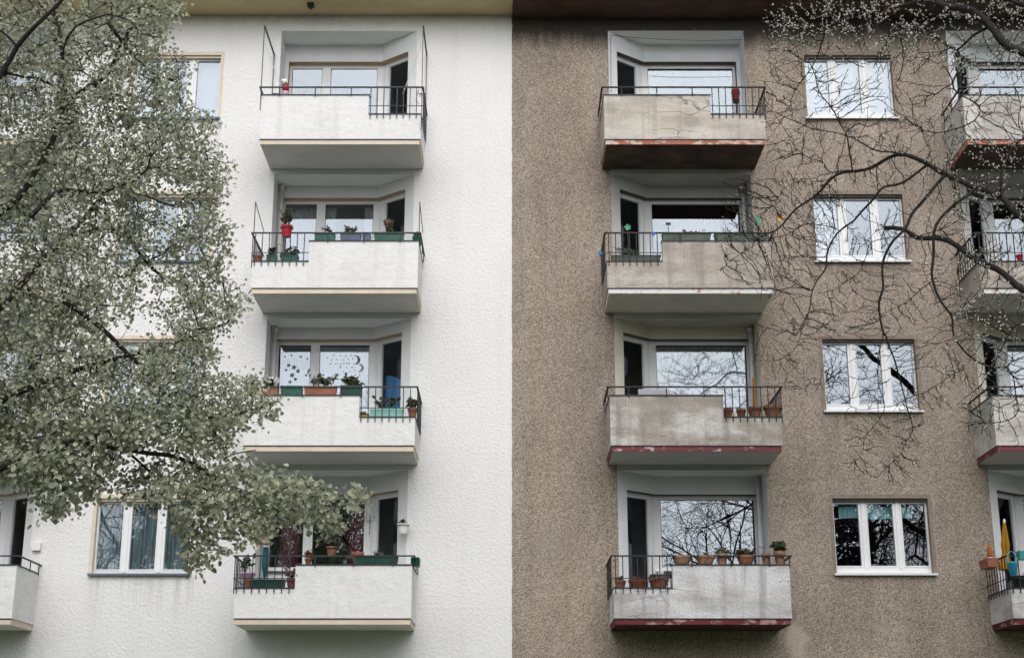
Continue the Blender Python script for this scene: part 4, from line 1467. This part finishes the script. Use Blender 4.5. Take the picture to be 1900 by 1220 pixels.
while len(tg) < 6400:
    px, py = R.uniform(-140, 690), R.uniform(-60, 1070)
    if not inside(outline_l, px, py): continue
    Y = R.triangular(-11.4, -9.5, -10.3) if px < 330 else R.uniform(-10.6, -9.4)
    p = at(px, py, Y)
    nz = mnoise.noise(p * 1.15) + .5 * mnoise.noise(p * 2.7)
    # looser foliage over the wall between the second and third windows and along the lower edge
    lim = -1.2
    if 190 < px < 430 and 455 < py < 640: lim = -.1
    elif 215 < px < 395 and 345 < py < 480: lim = -.12
    elif 60 < px < 330 and 820 < py < 950: lim = -.4
    elif 240 < px < 440 and 850 < py: lim = -.25
    elif py > 830: lim = -.06
    elif px > 330: lim = -.45
    elif py > 700: lim = -.9
    elif px < 200 and 130 < py < 450: lim = -.45
    if nz < lim: continue
    tg.append(p)
ends = tl.colonise(tg, .3, .09, .16)
tl.radii(.0032, .40, .03)
tw = MB()
tl.twig_mesh(tw, 4)
two = tw.build('twig', M['bark'], lin)
two['kind'] = 'stuff'

# leaves
kids_ = set(i for i in tl.par)
leafmb = MB()
singles = []


def leaf_frame(r):
    a = r.uniform(0, 2 * math.pi)
    ax = Vector((math.cos(a) * .7, math.sin(a) * .5, r.uniform(-1.1, -.1))).normalized()
    nr = Vector((r.gauss(0, .5), r.gauss(0, .4) - .9, .72))
    return ax, nr


all_leaves = []
for e in ends:
    q = e
    along = []
    for _ in range(5):
        along.append(tl.pos[q])
        q = tl.par[q]
        if q < 0 or tl.fix[q] is not None: break
    k = R.randint(7, 12)
    for i in range(k):
        b = along[min(len(along) - 1, int(abs(R.gauss(0, 1.6))))]
        p = b + Vector((R.gauss(0, 1), R.gauss(0, 1), R.gauss(0, 1) - .3)) * .06
        ax, nr = leaf_frame(R)
        L = R.uniform(.024, .048) if proj(p)[1] < 760 else R.uniform(.030, .060)
        all_leaves.append((p, ax, nr, L, L * R.uniform(.82, 1.05)))
# the clearest single leaves: those hanging along the lower and right-hand edge
def edge_score(p):
    x, y = proj(p)
    return (y - 760 if y > 760 else 0) + (x - 380 if x > 380 else 0) * .8
order_ = sorted(range(len(all_leaves)), key=lambda i: -edge_score(all_leaves[i][0]))
pick = set(R.sample(order_[:1300], 290))
lmesh = []
for i in range(5):
    m_ = MB()
    leaf_fan(m_, Vector((0, 0, 0)), Vector((1, 0, 0)), Vector((0, 0, 1)), 1.0, .86 + .04 * i, .15 + .08 * i)
    me = bpy.data.meshes.new('leaf')
    me.from_pydata(m_.v, [], m_.f); me.materials.append(M['leaf']); me.update()
    lmesh.append(me)
wl = wloc(lin)
for i, (p, ax, nr, L, W) in enumerate(all_leaves):
    if i in pick:
        o = bpy.data.objects.new('leaf', lmesh[i % 5])
        sd2 = ax.cross(nr).normalized(); n2_ = sd2.cross(ax).normalized()
        from mathutils import Matrix
        o.rotation_euler = Matrix((ax, -sd2, n2_)).transposed().to_euler()
        o.scale = (L * 1.08,) * 3
        o.parent = lin
        o.location = p - wl
        col.objects.link(o)
    else:
        leaf_fan(leafmb, p, ax, nr, L, W, R.uniform(.1, .5))
fo = leafmb.build('foliage', M['leaf'], lin)
fo['kind'] = 'stuff'

# ---- the budding tree on the right
BX, BY = 9.6, -6.4
bt = thing('budding_tree', 'dark branching tree just coming into bud at the right in front of the brown house', 'tree', (BX, BY, 0))
tr = Tree(23)
tk = MB()
tpr = smooth_path([Vector((BX, BY, -.1)), Vector((BX + .1, BY, 3)), Vector((BX - .1, BY + .1, 6)), Vector((BX + .1, BY, 9)), Vector((BX - .2, BY + .1, 12)), Vector((BX - .1, BY, 15)), Vector((BX - .3, BY, 18))], .4)
tk.tube(tpr, [.28 * (1 - .8 * i / len(tpr)) + .02 + .12 * math.exp(-i * .8) for i in range(len(tpr))], 14)
tk.build('trunk', M['bark_grey'], bt, smooth=True)
limbs_r = [
    ([(2080, 250), (1960, 150), (1900, 105), (1866, 76), (1834, 52), (1800, 29), (1756, 3), (1720, -30)], -6.4, -6.0, .085, .06),
    ([(2090, 560), (1960, 455), (1900, 409), (1872, 381), (1837, 361), (1811, 348), (1783, 335), (1748, 322), (1708, 307), (1672, 296), (1643, 298), (1609, 305), (1577, 315), (1545, 332), (1508, 363), (1467, 400), (1440, 430), (1405, 450)], -6.4, -4.4, .085, .010),
    ([(2080, 640), (1960, 560), (1900, 531), (1872, 513), (1839, 493), (1811, 478), (1786, 465), (1763, 455), (1735, 445), (1705, 437), (1674, 429), (1646, 424)], -6.4, -5.0, .08, .036),
    ([(1720, 312), (1689, 330), (1638, 361), (1598, 384), (1572, 412), (1560, 429), (1544, 460), (1532, 488), (1516, 513), (1506, 544), (1499, 574), (1483, 612)], -5.4, -4.8, .034, .009),
    ([(1755, 328), (1720, 366), (1694, 396), (1674, 424), (1656, 450), (1649, 473), (1644, 493), (1638, 523), (1636, 549), (1638, 579), (1636, 607), (1643, 618), (1661, 654), (1671, 684), (1678, 722), (1686, 753), (1691, 783), (1687, 819), (1671, 847), (1643, 862)], -5.6, -4.6, .042, .006),
    ([(1636, 607), (1633, 660), (1635, 715), (1635, 755), (1628, 778), (1615, 808), (1602, 839), (1582, 859)], -5.0, -4.6, .014, .005),
    ([(1811, 351), (1778, 371), (1758, 389), (1743, 419), (1735, 447), (1733, 473), (1733, 508), (1740, 534), (1750, 559), (1766, 579), (1783, 623), (1808, 659), (1836, 678), (1866, 684), (1879, 704), (1884, 732), (1882, 758), (1861, 773), (1830, 785)], -5.9, -5.2, .038, .008),
    ([(1700, 5), (1600, 20), (1554, 47), (1535, 79), (1512, 105), (1488, 139), (1475, 173), (1467, 220)], -5.8, -5.0, .028, .007),
    ([(1500, 112), (1517, 157), (1538, 194), (1556, 226), (1567, 257), (1577, 291), (1580, 312)], -5.2, -5.1, .010, .018),
    ([(1608, 305), (1575, 312), (1543, 320), (1525, 299), (1493, 283), (1462, 252), (1430, 215)], -5.2, -4.7, .014, .006),
    ([(1672, 297), (1635, 283), (1590, 262), (1551, 249), (1486, 233), (1428, 214)], -5.4, -4.8, .022, .006),
    ([(1834, 52), (1803, 60), (1785, 79), (1771, 87), (1758, 76), (1735, 60), (1703, 47), (1660, 50)], -6.1, -5.7, .035, .010),
    ([(1775, 85), (1776, 115), (1774, 157), (1785, 178), (1813, 194), (1808, 215), (1787, 236), (1735, 245), (1708, 241)], -5.9, -5.5, .026, .009),
    ([(1550, 428), (1517, 422), (1488, 424), (1458, 432), (1420, 446), (1370, 478), (1340, 500)], -5.1, -4.4, .012, .005),
    ([(1740, 420), (1690, 440), (1640, 440), (1610, 452), (1590, 500), (1560, 530), (1520, 548)], -5.3, -4.9, .012, .006),
    ([(1730, 530), (1700, 545), (1670, 565), (1645, 585)], -5.4, -5.1, .012, .006),
    ([(1560, 250), (1545, 330), (1470, 340), (1440, 385)], -5.0, -4.5, .010, .005),
    ([(1790, 690), (1740, 715), (1690, 735), (1600, 760), (1530, 720), (1480, 722)], -5.3, -4.8, .010, .004),
    ([(1500, 575), (1480, 630), (1450, 660), (1410, 670)], -4.8, -4.4, .009, .004),
    ([(1940, 20), (1890, 10), (1840, -5), (1780, -20)], -6.2, -6.4, .05, .03),
    ([(1900, 250), (1865, 300), (1850, 340), (1845, 362)], -6.3, -6.2, .02, .03),
    ([(1960, 620), (1900, 600), (1860, 640), (1830, 700), (1810, 720)], -6.3, -5.8, .02, .008),
]
for lst, ya, yb, r0, r1 in limbs_r:
    pts = lp_(lst, ya, yb)
    if lst[0][0] > 2000:
        tpp = min(tpr, key=lambda q: abs(q.z - pts[0].z + .5))
        pts = [Vector(tpp), tpp.lerp(pts[0], .6)] + pts[1:]
    if lst[0][0] < 2000: r0, r1 = r0 * .6, r1 * .7
    else: r0, r1 = r0 * .85, r1 * .85
    ids = tr.limb(pts, r0, r1, .08, .06)
    lm_ = MB()
    lm_.tube([tr.pos[i] for i in ids], [tr.fix[i] * (1 + .14 * mnoise.noise(tr.pos[i] * 6)) for i in ids], 8)
    lm_.build('limb', M['bark_grey'], bt, smooth=True)
zones_r = [  # polygon, number of twig ends, depth range
    ([(1400, 20), (1560, -40), (2000, -40), (2000, 130), (1700, 130), (1560, 90), (1420, 110)], 1149, (-6.6, -4.8)),
    ([(1420, 110), (1700, 110), (1760, 330), (1560, 330), (1430, 330), (1400, 200)], 619, (-5.8, -4.6)),
    ([(1340, 330), (1560, 330), (1560, 440), (1430, 560), (1330, 500), (1340, 420)], 530, (-5.0, -4.1)),
    ([(1480, 330), (1800, 330), (1800, 600), (1460, 640), (1430, 540)], 497, (-5.8, -4.6)),
    ([(1740, 80), (2000, 80), (2000, 420), (1760, 400)], 656, (-6.8, -5.2)),
    ([(1760, 400), (2000, 420), (2000, 760), (1840, 760), (1760, 620)], 596, (-6.6, -5.2)),
    ([(1580, 620), (1760, 620), (1880, 760), (1700, 770), (1590, 760)], 198, (-5.4, -4.6)),
    ([(1560, 760), (1720, 760), (1710, 870), (1690, 910), (1560, 870)], 143, (-5.0, -4.5)),
    ([(1400, 600), (1580, 560), (1600, 700), (1480, 740), (1390, 680)], 107, (-5.0, -4.4)),
    ([(1760, 740), (1900, 740), (1890, 830), (1780, 800)], 61, (-5.6, -5.2)),
]
tgr, zone_of = [], []
R2 = tr.r
for zi, (poly, cnt, (ya, yb)) in enumerate(zones_r):
    xs2 = [q[0] for q in poly]; ys2 = [q[1] for q in poly]
    c_ = 0
    while c_ < cnt:
        x, y = R2.uniform(min(xs2), max(xs2)), R2.uniform(min(ys2), max(ys2))
        if not inside(poly, x, y): continue
        tgr.append(at(x, y, R2.uniform(ya, yb))); c_ += 1
ends_r = tr.colonise(tgr, .75, .06, .13, -.3)
tr.radii(.0040, .38, .020)
tw = MB()
tr.twig_mesh(tw, 4)
# short side spurs
for i in range(len(tr.pos)):
    if tr.fix[i] is None and R2.random() < .2:
        a = tr.pos[i]
        d = Vector((R2.gauss(0, 1), R2.gauss(0, 1), R2.gauss(0, .8))).normalized()
        L = R2.uniform(.04, .13)
        tw.tube([a, a + d * L * .5 + Vector((0, 0, R2.uniform(-.01, .01))), a + d * L], [.0036, .003, .0024], 3, cap=False)
two = tw.build('twig', M['twig'], bt)
two['kind'] = 'stuff'
bm_ = MB()
for e in ends_r:
    p = tr.pos[e]
    x, y = proj(p)
    dens = .05
    if y < 120: dens = .5
    elif x > 1770 and y < 700: dens = .5
    elif x > 1690 and y < 320: dens = .25
    elif x > 1690: dens = .16
    elif 1400 < x < 1700 and y > 620: dens = .1
    q = e
    for j in range(7):
        if R2.random() < dens:
            c_ = tr.pos[q] + Vector((R2.gauss(0, .008), R2.gauss(0, .008), R2.gauss(0, .008)))
            for m_ in range(R2.randint(2, 4)):
                ax = Vector((R2.gauss(0, 1), R2.gauss(0, 1), R2.gauss(0, 1) + .3)).normalized()
                leaf_fan(bm_, c_, ax, Vector((R2.gauss(0, 1), R2.gauss(0, 1), R2.gauss(0, 1))), R2.uniform(.012, .028), R2.uniform(.010, .022))
        q = tr.par[q]
        if q < 0 or tr.fix[q] is not None: break
bo_ = bm_.build('bud', M['bud'], bt)
bo_['kind'] = 'stuff'

# ---- across the street: what the window glass mirrors, plus an added row of evergreens
def street_tree(seed, loc, h, label):
    r = random.Random(seed)
    t = thing('street_tree', label, 'tree', loc, 0, 'street trees across the road')
    tk = MB(); br = MB()

    def grow(p, d, L, rad, lev):
        pts, rr = [p], [rad]
        n = 5
        for i in range(n):
            d = (d + Vector((r.gauss(0, .13), r.gauss(0, .13), r.gauss(0, .10) + .02))).normalized()
            p = p + d * L / n
            pts.append(p); rr.append(rad * (1 - .5 * (i + 1) / n))
            if lev < 4 and i >= (2 if lev == 0 else 1):
                for _ in range(2 if lev < 3 else 3):
                    s_ = d.orthogonal().normalized()
                    from mathutils import Quaternion
                    s_ = Quaternion(d, r.uniform(0, 6.28)) @ s_
                    grow(p, (d * r.uniform(.4, .9) + s_).normalized(), L * r.uniform(.5, .68), rr[-1] * .62, lev + 1)
        (tk if lev == 0 else br).tube(pts, rr, 8 if lev < 2 else 4, cap=False)

    grow(Vector((0, 0, 0)), Vector((0, 0, 1)), h * .55, .3, 0)
    tk.build('trunk', M['bark'], t, True)
    b = br.build('branch', M['bark'], t, True)
    b['kind'] = 'stuff'
    return t


for sd_, x, y, h, lab in ((3, 9.5, -34, 19, 'bare street tree mirrored in the brown house windows'),
                          (8, -3.0, -36, 18, 'bare street tree mirrored in the white house windows'),
                          (14, 21, -36, 20, 'bare street tree mirrored at the far right'),
                          (21, -15, -35, 18, 'bare street tree mirrored at the far left')):
    street_tree(sd_, (x, y, 0), h, lab)


def evergreen(seed, loc, h, w_, label):  # added out of view: darkens low reflections, keeps sky light off the lower walls
    r = random.Random(seed)
    t = thing('added_evergreen', label, 'tree', loc, 0, 'evergreens added across the road')
    MB().tube([(0, 0, 0), (0, 0, h * .9)], [.3, .05], 8).build('trunk', M['bark'], t, True)
    m = MB()
    for i in range(3600):
        z = r.uniform(.06, 1) * h
        rr = w_ * (1 - z / h) ** .55 * (.75 + .25 * math.sin(z * 2.1 + seed)) * r.uniform(.45, 1) ** .5
        a = r.uniform(0, 2 * math.pi)
        p = Vector((rr * math.cos(a), rr * math.sin(a), z + r.gauss(0, .25)))
        leaf_fan(m, p, Vector((math.cos(a), math.sin(a), r.uniform(-.8, .3))), Vector((r.gauss(0, .5), r.gauss(0, .5), 1)), r.uniform(.25, .5), r.uniform(.18, .34))
    f_ = m.build('crown', M['plant'], t, True)
    f_['kind'] = 'stuff'


for sd_, x, h, w_ in ((1, 15.5, 13.4, 4.2), (2, -9, 12.4, 3.8), (3, -16.5, 13.4, 4.2), (4, 2.0, 9.5, 3.6), (5, 23, 13, 4.4), (6, -24, 12.5, 4.4), (7, 31, 13.5, 4.6), (8, -32, 13, 4.6), (9, -2.5, 11.5, 3.4), (10, 8.5, 9.0, 3.6)):
    evergreen(sd_, (x, -43 + (sd_ % 3), 0), h, w_, 'dark evergreen in the added row across the road, dimming reflections and lower walls')
ob = thing('opposite_building', 'plain tenement across the street mirrored in the lower windows', 'building', (0, -56, 0))
w = MB()
w.box(-60, 60, -11, 0, 0, 9.5)
w.build('wall', M['opp_wall'], ob, True)
rf = MB()
rf.add([(-60.5, .5, 9.5), (60.5, .5, 9.5), (60.5, -5.5, 12.2), (-60.5, -5.5, 12.2), (60.5, -11.5, 9.5), (-60.5, -11.5, 9.5)], [(0, 1, 2, 3), (3, 2, 4, 5), (0, 3, 5), (1, 4, 2)])
rf.build('roof', M['opp_roof'], ob, True)
wm = MB().box(-.6, .6, .005, .05, -.75, .75)
first = None
for fl in range(2):
    for i in range(14):
        if first is None:
            first = wm.build('window', M['opp_win'], ob, True)
            o = first
        else:
            o = first.copy(); col.objects.link(o)
        o.location = (-26 + i * 4, 0, 3.0 + fl * 3.1)
